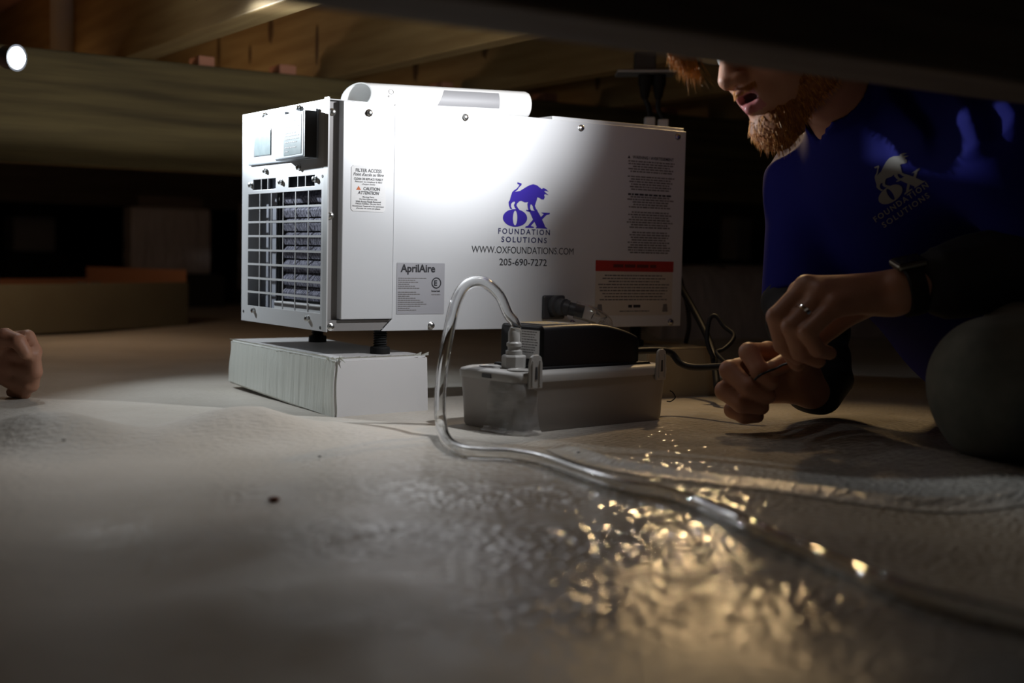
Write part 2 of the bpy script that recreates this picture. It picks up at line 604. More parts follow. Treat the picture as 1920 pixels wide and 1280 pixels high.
def bars(mb, x0, x1, z, h, fmap, seed, mi=0, ragged=.15, center=False):
    """a row of illegible small print: word-long dashes"""
    r = random.Random(seed)
    L = (x1 - x0) * (1 - r.random() * ragged)
    xs = x0 + ((x1 - x0) - L) / 2 if center else x0
    x = xs
    while x < xs + L - h:
        w = min(h * r.uniform(1.2, 5), xs + L - x)
        mb.add([fmap(x, z - h / 2), fmap(x + w, z - h / 2), fmap(x + w, z + h / 2), fmap(x, z + h / 2)], [(0, 1, 2, 3)], mi)
        x += w + h * .6


# emblem outlines, traced in emblem pixels (y down)
BULL = [[(497, 119), (531, 126), (530, 136), (513, 150), (500, 166), (480, 180), (520, 172), (560, 150), (592, 134), (622, 126), (652, 131), (678, 146),
         (694, 154), (700, 146), (722, 150), (748, 168), (722, 163), (712, 166), (722, 174), (748, 190), (720, 184), (712, 190), (718, 204), (710, 219), (692, 219),
         (672, 209), (658, 207), (655, 222), (646, 244), (640, 262), (648, 278), (664, 294), (644, 297), (630, 284), (622, 262), (610, 252), (604, 258), (602, 276), (612, 297),
         (592, 297), (584, 276), (580, 252), (586, 240), (560, 243), (530, 234), (516, 238), (500, 252), (494, 264), (506, 280), (518, 290), (494, 290), (480, 276), (474, 262),
         (484, 246), (478, 240), (462, 246), (452, 258), (452, 274), (462, 288), (446, 288), (436, 268), (432, 246), (442, 232), (448, 212), (458, 184), (470, 172), (492, 160), (508, 144), (514, 134), (498, 130)]]
OLET = [ell(486, 343, 95, 55), ell(486, 343, 17, 46)[::-1]]
XLET = [[(572, 288), (664, 296), (690, 330), (712, 312), (690, 302), (762, 302), (758, 312), (736, 316), (700, 346), (728, 392), (746, 404), (650, 402), (658, 392), (640, 362), (610, 390), (636, 394), (634, 402), (566, 402), (570, 393), (586, 390), (628, 348), (600, 302), (572, 296)]]


def refine(v, t, edge):
    """split triangles until no edge is longer than edge"""
    v = [tuple(p) for p in v]
    out, todo = [], [tuple(q) for q in t]
    while todo:
        a, b, c = todo.pop()
        L = [(math.dist(v[i], v[j]), i, j, k) for i, j, k in ((a, b, c), (b, c, a), (c, a, b))]
        l, i, j, k = max(L)
        if l <= edge:
            out.append((a, b, c))
            continue
        v.append(((v[i][0] + v[j][0]) / 2, (v[i][1] + v[j][1]) / 2))
        m = len(v) - 1
        todo += [(i, m, k), (m, j, k)]
    return v, out


def emblem(mb, fmap, mi=0, edge=None):
    """fmap(u,v): emblem units around (570,262), 1 unit = 1 emblem pixel, v up"""
    for L in (BULL, OLET, XLET):
        v, t = tess([[(p[0] - 570, 262 - p[1]) for p in l] for l in L])
        if edge: v, t = refine(v, t, edge)
        mb.add([fmap(*p) for p in v], t, mi)


# ------------------------------------------------------------------ dehumidifier
UL, UW, UZ0, UZ1 = .6577, .3045, .115, .439
du = thing('dehumidifier', (UL / 2, UW / 2, UZ0), 'silver sheet metal dehumidifier cabinet standing on two blocks', 'dehumidifier')
T = .0015


def slab_holes(lo, hi, holes, fmap, h0, h1):
    """rectangular slab in (u,v) with rectangular holes"""
    us = sorted({lo[0], hi[0], *[a for h in holes for a in (h[0], h[2])]})
    vs = sorted({lo[1], hi[1], *[a for h in holes for a in (h[1], h[3])]})
    bm = bmesh.new()
    cache = {}

    def vt(u, v, h):
        k = (round(u, 6), round(v, 6), h)
        if k not in cache: cache[k] = bm.verts.new(fmap(u, v, h))
        return cache[k]
    solid = {}
    for i in range(len(us) - 1):
        for j in range(len(vs) - 1):
            cu, cv = (us[i] + us[i + 1]) / 2, (vs[j] + vs[j + 1]) / 2
            solid[i, j] = not any(a < cu < c and b < cv < d for a, b, c, d in holes)
    for (i, j), s in solid.items():
        if not s: continue
        a, b, c, d = us[i], us[i + 1], vs[j], vs[j + 1]
        for h in (h0, h1):
            bm.faces.new([vt(a, c, h), vt(b, c, h), vt(b, d, h), vt(a, d, h)])
        for di, dj, p, q in ((-1, 0, (a, c), (a, d)), (1, 0, (b, c), (b, d)), (0, -1, (a, c), (b, c)), (0, 1, (a, d), (b, d))):
            if not solid.get((i + di, j + dj), False):
                bm.faces.new([vt(*p, h0), vt(*q, h0), vt(*q, h1), vt(*p, h1)])
    bmesh.ops.recalc_face_normals(bm, faces=bm.faces)
    me = bpy.data.meshes.new('slab')
    bm.to_mesh(me)
    bm.free()
    return me


MB().box((T, .012, UZ0 + T), (UL - T, UW - T, UZ0 + T + .002)).build('bottom_panel', 'silver', du)
MB().box((.0, .0022, UZ1 - .0015), (UL, UW, UZ1)).build('top_panel', 'silver', du, bevel=.0006)
MB().box((.385, .004, UZ1), (UL - .002, UW - .01, UZ1 + .0055)).build('top_flange', 'silver', du, bevel=.0006)
MB().box((T, UW - T, UZ0), (UL - T, UW, UZ1 - .0016)).build('back_panel', 'silver', du)
MB().box((UL - T, .001, UZ0), (UL, UW, UZ1 - .0016)).build('end_panel', 'silver2', du)
# main front cover with the slanted lower corner
cover = MB().prism([(.105, UZ1), (.105, .1315), (.088, UZ0), (UL, UZ0), (UL, UZ1)], lambda u, v, h: (u, h, v), 0, .003).build('front_cover', 'silver', du, bevel=.0008)
MB().prism([(.0215, .1325), (.1035, .1325), (.1035, UZ1 - .0015), (.0215, UZ1 - .0015)], lambda u, v, h: (u, h, v), -.003, .012).build('filter_door', 'silver', du, bevel=.0012)
MB().prism([(.0015, UZ0 + .001), (.0875, UZ0 + .001), (.1035, .1310), (.0015, .1310)], lambda u, v, h: (u, h, v), .003, .009).build('lower_strip', 'shaded_recess', du)
MB().box((.0015, .010, .1312), (.0215, .018, UZ1 - .002)).build('corner_channel', 'shaded_recess', du)
MB().box((-.0005, -.001, UZ0), (.0016, .012, UZ1 + .002)).build('corner_flange', 'silver2', du)
for (X, z) in ((.0614, .4232), (.2228, .4295), (.4376, .4293), (.6385, .4296), (.1705, .1219), (.43, .1219), (.635, .1219), (.0085, .1218), (.0095, .2776), (.0105, .4215)):
    yb = -.003 if X == .0614 else (.003 if z < .13 and X < .02 else (.010 if X < .02 else 0))
    s = MB().lathe((X, yb + .0006, z), (0, -1, 0), [(.0055, 0), (.0055, .0012), (.0042, .0018), (.0042, .0045), (.0025, .0056)], 14).build('screw', 'steel', du)
    auto_smooth(s)
# side panel (faces -X): holes for the grille, control panel above
Y0, Y1, Z0, Z1 = .0195, .279, .1400, .3135
holes = [(Y0, Z0, Y1, Z1), (.1756, .3195, .2602, .3355), (.0416, .3195, .1298, .3350)]
side = finish(slab_holes((.0125, UZ0), (UW, UZ1), holes, lambda u, v, h: (h, u, v), 0, .0015), 'side_panel', 'silver', du, bevel=.0004)
tag(side, 'pale side panel with punched grille opening')
for k in range(5):
    y = Y0 + (Y1 - Y0) * (k + 1) / 6
    MB().box((.0004, y - .0010, Z0 - .001), (.0016, y + .0010, Z1 + .001)).build('grille_wire', 'silver', side)
for k in range(7):
    z = Z0 + (Z1 - Z0) * (k + 1) / 8
    MB().box((.0001, Y0 - .001, z - .0016), (.0014, Y1 + .001, z + .0016)).build('grille_wire', 'silver', side)
for (ya, yb) in ((.1756, .2602), (.0416, .1298)):
    for k in (1, 2):
        y = ya + (yb - ya) * (k / 3 + (.02 if k == 1 else -.02))
        MB().box((.0003, y - .0009, .319), (.0015, y + .0009, .336)).build('grille_wire', 'silver', side)
for (Y, z) in ((.2152, .4316), (.0936, .4324), (.2114, .3477), (.0915, .3475), (.2663, .3276), (.1542, .3288), (.038, .3288), (.2518, .1328), (.0573, .1308)):
    s = MB().lathe((.0004, Y, z), (-1, 0, 0), [(.0050, 0), (.0050, .001), (.0038, .0016), (.0038, .005), (.0022, .006)], 12).build('screw', 'steel', du)
    auto_smooth(s)
for (Y, z) in ((.0125 + .004, .3323), (.295, .130), (.018, .120)):
    MB().lathe((.0006, Y, z), (-1, 0, 0), [(.0022, 0), (.0022, .0012)], 10).build('rivet', 'dkgrey', du)
# control panel
cp = MB().prism([(.030, .3575), (.2725, .3575), (.2725, .431), (.135, .431), (.135, .427), (.030, .427)], lambda u, v, h: (-h, u, v), -.0002, .004).build('control_panel', 'ctl', du, bevel=.0015)
lcd = MB()
lcd.prism([(.1842, .3697), (.2493, .3697), (.2493, .4097), (.1842, .4097)], lambda u, v, h: (-h, u, v), .0035, .0046).build('display_frame', 'dkgrey', cp, bevel=.0005)
MB().prism([(.1850, .3710), (.2440, .3710), (.2440, .4070), (.1850, .4070)], lambda u, v, h: (-h, u, v), .0044, .0052).build('display', 'lcd', cp)
mod = MB().prism([(.032, .3597), (.130, .3577), (.130, .4225), (.032, .4235)], lambda u, v, h: (-h, u, v), .003, .022).build('control_module', ['ctl'], cp, bevel=.002)
MB().prism([(.0395, .364), (.098, .3628), (.098, .4175), (.0395, .4185)], lambda u, v, h: (-h, u, v), .0218, .0225).build('instruction_label', 'lcd', cp)
mm = MB()
MAPM = lambda u, v: (-.0228, -u, v)
for k, z in enumerate((.4115, .403, .3945, .3905, .386, .3815, .374, .3685)):
    bars(mm, -.094, -.044 if k < 7 else -.080, z, .0014, MAPM, k, ragged=.3)
mm.build('small_print', 'inkgrey', cp)
MB().box((-.0218, .0285, .3585), (-.0035, .0325, .4232)).build('module_side', 'dkgrey', cp, bevel=.0008)
# inside: filter, sheets, tray
flt = MB()
for k in range(8):
    z0 = Z0 + .014 + k * .0206
    n = 30
    for j in range(n):
        ya = .022 + j * .178 / n
        off = 0
        x = .026 + off
        flt.add([(x, ya, z0), (x, ya + .178 / n, z0), (x - .0035, ya + .178 / n, z0 + .010), (x - .0035, ya, z0 + .010), (x + .004, ya + .178 / n, z0 + .0206), (x + .004, ya, z0 + .0206)],
                [(0, 3, 2, 1), (3, 5, 4, 2)])
flt.build('filter', 'filter', du, fixn=False)
MB().box((.034, .018, UZ0 + .006), (.045, .203, UZ1 - .006)).build('filter_frame', 'dkgrey', du)
MB().box((.012, .018, Z0 - .006), (.040, .205, Z0 + .010)).build('drain_tray', 'label_w', du, bevel=.001)
MB().box((.020, .206, UZ0 + .004), (.16, .2085, UZ1 - .004)).build('inner_wall', 'dkgrey', du)
for x, ya, yb in ((.022, .222, .236), (.018, .242, .250), (.03, .252, .296)):
    MB().box((x, ya, UZ0 + .006), (x + .002, yb, UZ1 - .03)).build('inner_sheet', 'inner', du)
MB().box((.16, .005, UZ0 + .004), (.163, UW - .003, UZ1 - .004)).build('bulkhead', 'dkgrey', du)
MB().box((.010, .02, .316), (.028, .29, .319)).build('inner_ledge', 'inner', du)
# legs
for (x, y) in ((.096, .018), (.115, .265), (.585, .03), (.585, .265)):
    prof = [(.0145, -.0345), (.0145, -.026), (.0135, -.0245), (.008, -.024)]
    z = -.0235
    while z < .001:
        prof += [(.0105, z), (.0082, z + .0018)]
        z += .0036
    prof += [(.009, .002)]
    auto_smooth(MB().lathe((x, y, UZ0 + .0005), (0, 0, 1), prof, 20).build('leveling_foot', 'rubber', du), 30)
# printed matter on the front
FM = lambda u, v: (u, -.0004, v)
mb = MB()
kx = .0925 / 380 * .97
emblem(mb, lambda u, v: (.336 + u * kx, -.0004, .3042 + v * kx * 1.03))
mb.build('ox_emblem', 'inkblue', du)
mb = MB()
place_text(mb, 'FOUNDATION', .3340, .2640, .0965, FM, .0086, bold=.018, space=1.35)
place_text(mb, 'SOLUTIONS', .3342, .2515, .0847, FM, .0086, bold=.018, space=1.35)
mb.build('lettering', 'navy', du)
mb = MB()
place_text(mb, 'WWW.OXFOUNDATIONS.COM', .3338, .2355, .1905, FM, .0105)
place_text(mb, '205-690-7272', .3332, .2172, .0888, FM, .0108, bold=.008)
mb.build('lettering', 'ink', du)


def label(name, x0, x1, z0, z1, m, y=-.0002, r=.003):
    return MB().prism([(x0 + r, z0), (x1 - r, z0), (x1, z0 + r), (x1, z1 - r), (x1 - r, z1), (x0 + r, z1), (x0, z1 - r), (x0, z0 + r)],
                      lambda u, v, h: (u, h, v), y, y + .0008).build(name, m, du)


fdy = -.0036
fl1 = label('filter_label', .0348, .0893, .2849, .3492, 'label_w', fdy)
FD = lambda u, v: (u, fdy - .0003, v)
mb = MB()
cx = .0620
place_text(mb, 'FILTER ACCESS', cx, .3425, .041, FD, .0048, bold=.012)
place_text(mb, "Point d'accès au filtre", cx, .3370, .048, FD, .0046, shear=.25, bold=.008)
place_text(mb, 'CLEAN OR REPLACE YEARLY', cx, .3305, .046, FD, .0032, bold=.01)
place_text(mb, 'Nettoyer ou remplacer le filtre', cx, .3263, .043, FD, .0032, shear=.2)
place_text(mb, 'chaque année', cx, .3230, .021, FD, .0028, shear=.2)
place_text(mb, 'CAUTION', cx + .005, .3170, .0262, FD, .0046, bold=.02)
place_text(mb, 'ATTENTION', cx, .3112, .034, FD, .0046, shear=.25, bold=.02)
for s, z, w in (('Moving Parts', .3050, .018), ('Do Not Operate Unit', .3019, .028), ('With Access Panels Removed', .2988, .040), ('Pièces mobiles. Ne pas faire', .2955, .040),
                ("fonctionner l'appareil si les panneaux", .2922, .050), ("d'accès ne sont en place", .2890, .038)):
    place_text(mb, s, cx, z, w, FD, .0026, bold=.008)
mb.build('lettering', 'ink', fl1)
MB().add([FD(cx - .0195, .3148), FD(cx - .0120, .3148), FD(cx - .01575, .3205)], [(0, 1, 2)]).build('warning_triangle', 'orange', fl1)

al = label('maker_label', .1115, .1921, .1390, .2136, 'label_s', -.0006, .0008)
FA = lambda u, v: (u, -.0009, v)
mb = MB()
place_text(mb, 'AprilAire', .1465, .2040, .058, FA, .0150, bold=.028)
for k in range(17):
    z = .1912 - k * .0029
    if k in (6,): continue
    bars(mb, .1140, .166 if k in (0, 12, 13) else (.150 if 3 < k < 6 else .135 + .02 * ((k * 7) % 3) / 2), z, .0011, FA, 50 + k, ragged=.2, mi=1)
ring = [ell(.1780, .1845, .0083, .0083, 28), ell(.1780, .1845, .0066, .0066, 28)[::-1]]
v, t = tess(ring)
mb.add([FA(*p) for p in v], t)
place_text(mb, 'E', .1768, .1845, .0052, FA, .0082, bold=.03)
place_text(mb, 'Intertek', .1775, .1728, .0150, FA, .0030, bold=.03)
bars(mb, .170, .186, .1675, .0011, FA, 99, mi=1)
mb.build('lettering', ['ink', 'inkgrey'], al)

mb = MB()
place_text(mb, 'WARNING / AVERTISSEMENT', .5880, .3905, .088, FM, .0052, bold=.02)
mb.add([FM(.5335, .3880), FM(.5395, .3880), FM(.5365, .3930)], [(0, 1, 2)])
z, k = .3838, 0
while z > .236:
    gap = k in (5, 12, 19, 27)
    if not gap:
        hd = k in (13,)
        bars(mb, .5345, .6345, z, .0030 if hd else .0022, FM, 200 + k, ragged=.28, center=True, mi=0 if hd else 1)
    z -= .0041
    k += 1
mb.build('warning_print', ['ink', 'inkgrey'], du)
rl = label('red_label', .4741, .6381, .2051, .2225, 'red', -.0006, .0005)
mb = MB()
bars(mb, .505, .605, .2140, .0052, FA, 5, center=True)
mb.build('lettering', 'darkred', rl)
bl = label('notice_label', .4745, .6370, .1337, .2049, 'label_b', -.0006, .0005)
mb = MB()
for k in range(9):
    bars(mb, .479, .630, .1985 - k * .0049, .0020, FA, 300 + k, ragged=.3, center=True)
bars(mb, .543, .570, .1485, .0045, FA, 7, mi=1)
bars(mb, .525, .590, .1405, .0018, FA, 8)
for cx_ in (.484, .622):
    mb.add([FA(cx_ - .006, .139), FA(cx_ + .006, .139), FA(cx_ + .004, .152), FA(cx_ - .004, .152)], [(0, 1, 2, 3)])
mb.build('lettering', ['inkgrey', 'ink'], bl)
# drain fitting
dp = MB().box((.370, -.005, .1290), (.4125, .001, .1665)).build('drain_plate', 'dkgrey', du, bevel=.004)
dr0 = np.array([.393, -.004, .150])
dra = np.array([.75, -.62, -.22])
dra /= np.linalg.norm(dra)
auto_smooth(MB().lathe((.393, .0, .150), (0.25, -1, -.05), [(.0165, 0), (.0165, .010), (.013, .012), (.013, .024), (.009, .026)], 20).build('drain_elbow', 'dkgrey', dp))
auto_smooth(MB().tube([np.array([.396, -.016, .1495]) + dra * t for t in (-.004, .012, .0125, .036)], [.0125, .0125, .0105, .0100], 18).build('drain_nozzle', 'dkgrey', dp))
a0 = np.array([.396, -.016, .1495]) + dra * .022

# ------------------------------------------------------------------ blocks under the unit
def wrapped_block(name, pb, pt, label_, mat_, cat):
    o = MB().hexa(pb + pt)
    me = o.mesh(name)
    bm = bmesh.new()
    bm.from_mesh(me)
    bmesh.ops.bevel(bm, geom=list(bm.edges), offset=.003, segments=2, affect='EDGES')
    bmesh.ops.subdivide_edges(bm, edges=list(bm.edges), cuts=14, use_grid_fill=True)
    for v in bm.verts:
        x, y, z = v.co
        d = .0016 * math.sin(60 * y + 3 * math.sin(40 * z)) * max(0, math.sin(31 * y + 2)) + .0006 * math.sin(25 * z)
        v.co += Vector((-d if x < .03 else 0, 0, d * .3))
    bm.normal_update()
    for f in bm.faces: f.material_index = 0 if f.normal.x < -.5 or len(mat_) < 2 else 1
    bm.to_mesh(me)
    bm.free()
    return tag(auto_smooth(finish(me, name, mat_), 50), label_, cat)


fb = wrapped_block('foam_block', [(-.007, -.044, -.004), (.152, -.030, -.004), (.158, .375, -.002), (.004, .372, .0095)],
                   [(-.004, -.040, .0806), (.151, -.026, .0806), (.160, .368, .0806), (.0075, .365, .0806)],
                   'white plastic-wrapped foam block under the grille end of the dehumidifier', ['foam', 'foamflat'], 'block')
# torn film at the near upper corner and curling wrap edge
crn = MB()
for k in range(9):
    a = RNG.uniform(-1, 1)
    b = RNG.uniform(0, 1)
    p = np.array([-.004 + .012 * a, -.041 + .010 * b * (1 if a < 0 else .3), .080])
    q = p + np.array([RNG.uniform(-.006, .004), RNG.uniform(-.008, 0), RNG.uniform(.001, .006)])
    r_ = p + np.array([RNG.uniform(-.004, .008), RNG.uniform(-.006, .002), RNG.uniform(-.007, .0)])
    crn.add([p, q, r_], [(0, 1, 2)])
for k in range(12):
    t = k / 12
    p = np.array([-.005 + .155 * t, -.041 + .014 * t, .0805])
    crn.add([p, p + np.array([.014, .001, 0]), p + np.array([.013, -.0015, .002 + .003 * (k > 9) + RNG.uniform(0, .001)]), p + np.array([0, -.0015, .0015])], [(0, 1, 2, 3)])
for k in range(22):
    t = k / 22
    p = np.array([-.006 + .011 * t, -.040 + .40 * t, .0805])
    e = RNG.uniform(.0005, .0025)
    crn.add([p, p + np.array([0, .019, 0]), p + np.array([-.0012, .019, e]), p + np.array([-.0012, 0, .0018])], [(0, 1, 2, 3)])
crn.build('torn_wrap', 'foam', fb)
tb = wrapped_block('foam_block', [(.550, -.045, -.004), (.705, -.045, -.004), (.705, .365, -.002), (.55, .365, -.002)],
                   [(.552, -.043, .0806), (.703, -.043, .0806), (.703, .363, .0806), (.552, .363, .0806)],
                   'tan shadowed block under the far end of the dehumidifier behind the pump', ['board'], 'block')

# ------------------------------------------------------------------ pipe on top
pa, pb_ = W(668, 184, 1.948), W(988, 200, 2.065)
pr_ = .0213
pa[2] = pb_[2] = UZ1 + pr_ - .0003
pb_[2] += .0058
ax_ = (pb_ - pa) / np.linalg.norm(pb_ - pa)
pp = thing('pvc_pipe', (pa + pb_) / 2 - np.array([0, 0, pr_]), 'short white plastic pipe lying on top of the dehumidifier', 'pipe')
LN = np.linalg.norm(pb_ - pa)
auto_smooth(MB().lathe(pa, ax_, [(pr_ - .0016, .0), (pr_, .0), (pr_, LN - .006), (pr_ - .002, LN - .001), (pr_ - .004, LN), (pr_ - .0016, LN - .01), (pr_ - .0016, .0)], 48, cap=False).build('pipe_wall', 'pvc', pp), 40)
pw = [o for o in COL.objects if o.name.startswith('pipe_wall')][0]
for v in pw.data.vertices:
    w_ = np.array(v.co) + ORI[pp.name] - pa
    if w_ @ ax_ < .05:      # end cut on the slant
        dd_ = float((w_ - ax_ * (w_ @ ax_)) @ unit3(np.array([.55, -.8, .25]) - ax_ * (np.array([.55, -.8, .25]) @ ax_)))
        v.co += Vector(ax_ * dd_ * .85)
tang = np.cross(ax_, [0, 0, 1.])
tang /= np.linalg.norm(tang)
def on_pipe(s, w, h=.0004):
    rad = tang * math.cos(w) + np.array([0, 0, 1.]) * math.sin(w)
    return pa + ax_ * s + rad * (pr_ + h)
lb = MB()
for i in range(14):
    w0, w1 = -.45 + i * .085, -.45 + (i + 1) * .085
    s0, s1 = LN * .47 + .012 * (i / 14) - .01, LN * .80
    lb.add([on_pipe(s0, w0), on_pipe(s1, w0), on_pipe(s1, w1), on_pipe(s0 + .0008, w1)], [(0, 1, 2, 3)])
lb.build('grey_label', 'label_p', pp, smooth=True)
rg = MB()
for (s, w, r1, r0) in ((LN * .17, .35, .0040, .0033), (LN * .155, .02, .0014, .0004)):
    for i in range(20):
        a, b = i * math.pi / 10, (i + 1) * math.pi / 10
        P = lambda r, q: on_pipe(s + r * math.cos(q), w + r * math.sin(q) / pr_, .0005)
        rg.add([P(r0, a), P(r1, a), P(r1, b), P(r0, b)], [(0, 1, 2, 3)])
rg.build('ring_mark', 'inkgrey', pp)

# ------------------------------------------------------------------ condensate pump
PA = math.radians(7)
PO = np.array([.128, -.292, 0])
px_, py_ = np.array([math.cos(PA), math.sin(PA), 0]), np.array([-math.sin(PA), math.cos(PA), 0])
def PL(x, y, z): return PO + px_ * x + py_ * y + np.array([0, 0, z])
pu = thing('condensate_pump', PL(.14, .062, 0), 'grey condensate pump with black motor cover in front of the dehumidifier', 'pump')
def rrect(x0, x1, y0, y1, r, n=6):
    out = []
    for cx, cy, a0 in ((x1 - r, y1 - r, 0), (x0 + r, y1 - r, 90), (x0 + r, y0 + r, 180), (x1 - r, y0 + r, 270)):
        for k in range(n + 1):
            a = math.radians(a0 + 90 * k / n)
            out.append((cx + r * math.cos(a), cy + r * math.sin(a)))
    return out
def loft(secs, n_mi=0):
    mb = MB()
    n = len(secs[0])
    vs = [p for s in secs for p in s]
    fs = [(i * n + k, i * n + (k + 1) % n, (i + 1) * n + (k + 1) % n, (i + 1) * n + k) for i in range(len(secs) - 1) for k in range(n)]
    fs += [tuple(range(n - 1, -1, -1)), tuple((len(secs) - 1) * n + k for k in range(n))]
    return mb.add(vs, fs, n_mi)
PLn, PWd = .285, .125
tank = loft([[PL(x, y, z) for x, y in rrect(i, PLn - i, i, PWd - i, .016)] for z, i in ((-.004, .006), (.004, .003), (.030, .002), (.058, .0), (.0665, -.001))])
auto_smooth(tank.build('tank', 'tank', pu), 50)
lidsec = []
for z, i in ((.0655, -.0030), (.0735, -.0034), (.0765, -.002), (.0785, .003), (.0795, .006)):
    lidsec.append([PL(x, y + (.004 * math.sin(x / PLn * math.pi) if y < .06 else 0), z) for x, y in rrect(i, PLn - i, i, PWd - i, .020, 8)])
auto_smooth(loft(lidsec).build('lid', 'lid', pu), 50)
# recesses and port discs on the lid's free end
for (x, y, r) in ((.026, .088, .014), (.022, .022, .017)):
    auto_smooth(MB().lathe(PL(x, y, .0790), (0, 0, 1), [(r, 0), (r, .0016), (r - .002, .0024), (r - .004, .0024), (r - .005, .0014), (.001, .0014)], 28).build('port_cap', 'lid', pu), 30)
sl = MB()
sl.hexa([PL(-.0042, .050, .068), PL(.004, .050, .068), PL(.004, .068, .068), PL(-.0042, .068, .068), PL(-.0042, .050, .0735), PL(.004, .050, .0735), PL(.004, .068, .0735), PL(-.0042, .068, .0735)])
sl.build('lid_notch', 'dkgrey', pu)
sl = MB()
sl.hexa([PL(.010, .050, .0785), PL(.034, .050, .0785), PL(.034, .068, .0785), PL(.010, .068, .0785), PL(.012, .052, .0808), PL(.032, .052, .0808), PL(.032, .066, .0808), PL(.012, .066, .0808)])
sl.build('lid_rib', 'lid', pu, bevel=.0008)
# hose fitting
fx, fy = .0335, .048
hexn = MB()
secs = []
for z, r in ((.0793, .0150), (.081, .0165), (.095, .0165), (.0975, .0150)):
    secs.append([PL(fx + r * math.cos(a * math.pi / 4 + .2), fy + r * math.sin(a * math.pi / 4 + .2), z) for a in range(8)])
loft(secs).build('check_valve_nut', 'lid', pu, bevel=.0008)
auto_smooth(MB().lathe(PL(fx, fy, .097), (0, 0, 1), [(.0110, 0), (.0110, .006), (.0085, .007), (.0085, .011), (.0100, .012), (.0100, .016), (.0080, .018), (.0080, .030), (.006, .036)], 24).build('hose_barb', 'lid', pu), 40)
# motor cover: profile along x, lofted in x with rounded top
def cover_sec(x, top, y0, y1):
    r = .007
    zb = .078
    s = [(y0, zb), (y1, zb), (y1, top - r)]
    for k in range(1, 5):
        a = math.pi / 2 * k / 4
        s.append((y1 - r + r * math.cos(a), top - r + r * math.sin(a)))
    for k in range(0, 5):
        a = math.pi / 2 + math.pi / 2 * k / 4
        s.append((y0 + r + r * math.cos(a), top - r + r * math.sin(a)))
    return [PL(x, y, z) for y, z in s]
cs = []
for x, top in ((.057, .1335), (.0595, .1365), (.10, .1375), (.155, .1375), (.180, .1350), (.205, .1300), (.225, .1245), (.238, .1195), (.2425, .1150)):
    cs.append(cover_sec(x, top, .018 + (.003 if x > .24 or x < .058 else 0), .104 - (.003 if x > .24 or x < .058 else 0)))
mc = auto_smooth(loft(cs).build('motor_cover', 'black', pu), 35)
MB().hexa([PL(.050, .012, .0775), PL(.262, .012, .0775), PL(.262, .110, .0775), PL(.050, .110, .0775), PL(.052, .014, .0830), PL(.258, .014, .0830), PL(.258, .108, .0830), PL(.052, .108, .0830)]).build('cover_flange', 'black', pu, bevel=.001)
MB().add([PL(.0562, .0235, .092), PL(.0562, .0605, .092), PL(.0562, .0605, .130), PL(.0562, .0235, .130)], [(0, 1, 2, 3)]).build('rating_label', 'label_w', mc)
mb = MB()
for k in range(9):
    bars(mb, .0255, .0585, .1275 - k * .0034, .0013, lambda u, v: PL(.0560, .084 - u, v), 400 + k, ragged=.3)
r0 = random.Random(3)
mb.build('small_print', 'inkgrey', mc)
MB().add([PL(.068, .030, .13768), PL(.130, .030, .13785), PL(.130, .088, .13785), PL(.068, .088, .13768)], [(0, 1, 2, 3)]).build('top_label', 'inkgrey', mc)
mb = MB()
for k in range(7):
    bars(mb, .071, .127, .083 - k * .008, .0030, lambda u, v: PL(u, v, .1381), 420 + k, ragged=.35)
mb.build('yellow_print', 'gold', mc)
# clips with finger tabs
for (x, w) in ((.0245, .0115), (.262, .0100)):
    cl = MB()
    yo = -.0065
    pr2 = [(-w, .058), (w, .058), (w * .95, .090), (w * .75, .0985), (w * .35, .1015), (-w * .35, .1015), (-w * .75, .0985), (-w * .95, .090)]
    c_ = cl.prism(pr2, lambda u, v, h: PL(x + u, yo + h, v), 0, .004).build('lid_clip', 'lid', pu, bevel=.001)
    for rx in (-.55, .55):
        MB().prism([(w * rx - .0012, .062), (w * rx + .0012, .062), (w * rx + .0012, .094), (w * rx - .0012, .094)], lambda u, v, h: PL(x + u, yo + h, v), -.0016, .0002).build('clip_rib', 'lid', c_)
    MB().prism([(-.002, .070), (.002, .070), (.0015, .086), (-.0015, .086)], lambda u, v, h: PL(x + u, yo + h, v), -.0006, .0002).build('clip_slot', 'dkgrey', c_)
# sheet of clear tape wrapped round the near corner
tp = MB()
n, m = 16, 12
vs = []
for i in range(n):
    s = i / (n - 1)
    for j in range(m):
        t = j / (m - 1)
        u = -.055 + .085 * s          # along: negative = end face, positive = front face
        z = .064 - .066 * t
        e = .0018 + .004 * abs(math.sin(7 * s + 5 * t)) * math.sin(math.pi * min(1, t * 1.2)) + .003 * math.exp(-((u) / .012) ** 2) * math.sin(9 * t)
        ex = .014 * t ** 4
        if u < 0: vs.append(PL(-e - ex, -u, max(z, .0012)))
        else: vs.append(PL(u, -e - ex, max(z, .0012)))
tp.add(vs, [(i * m + j, (i + 1) * m + j, (i + 1) * m + j + 1, i * m + j + 1) for i in range(n - 1) for j in range(m - 1)])
tp.build('clear_tape', 'film', pu, smooth=True)

# ------------------------------------------------------------------ hoses
def hollow_tube(name, path, ro, ri, m, label_, cat, n=16):
    mb = MB()
    mb.tube(path, ro, n, cap=False)
    mb.tube(path, ri, n, cap=False)
    k = len(path) * n
    for e in (0, (len(path) - 1) * n):
        for q in range(n):
            mb.f.append((e + q, e + (q + 1) % n, k + e + (q + 1) % n, k + e + q))
            mb.m.append(0)
    o = mb.build(name, m, smooth=True)
    return tag(o, label_, cat)


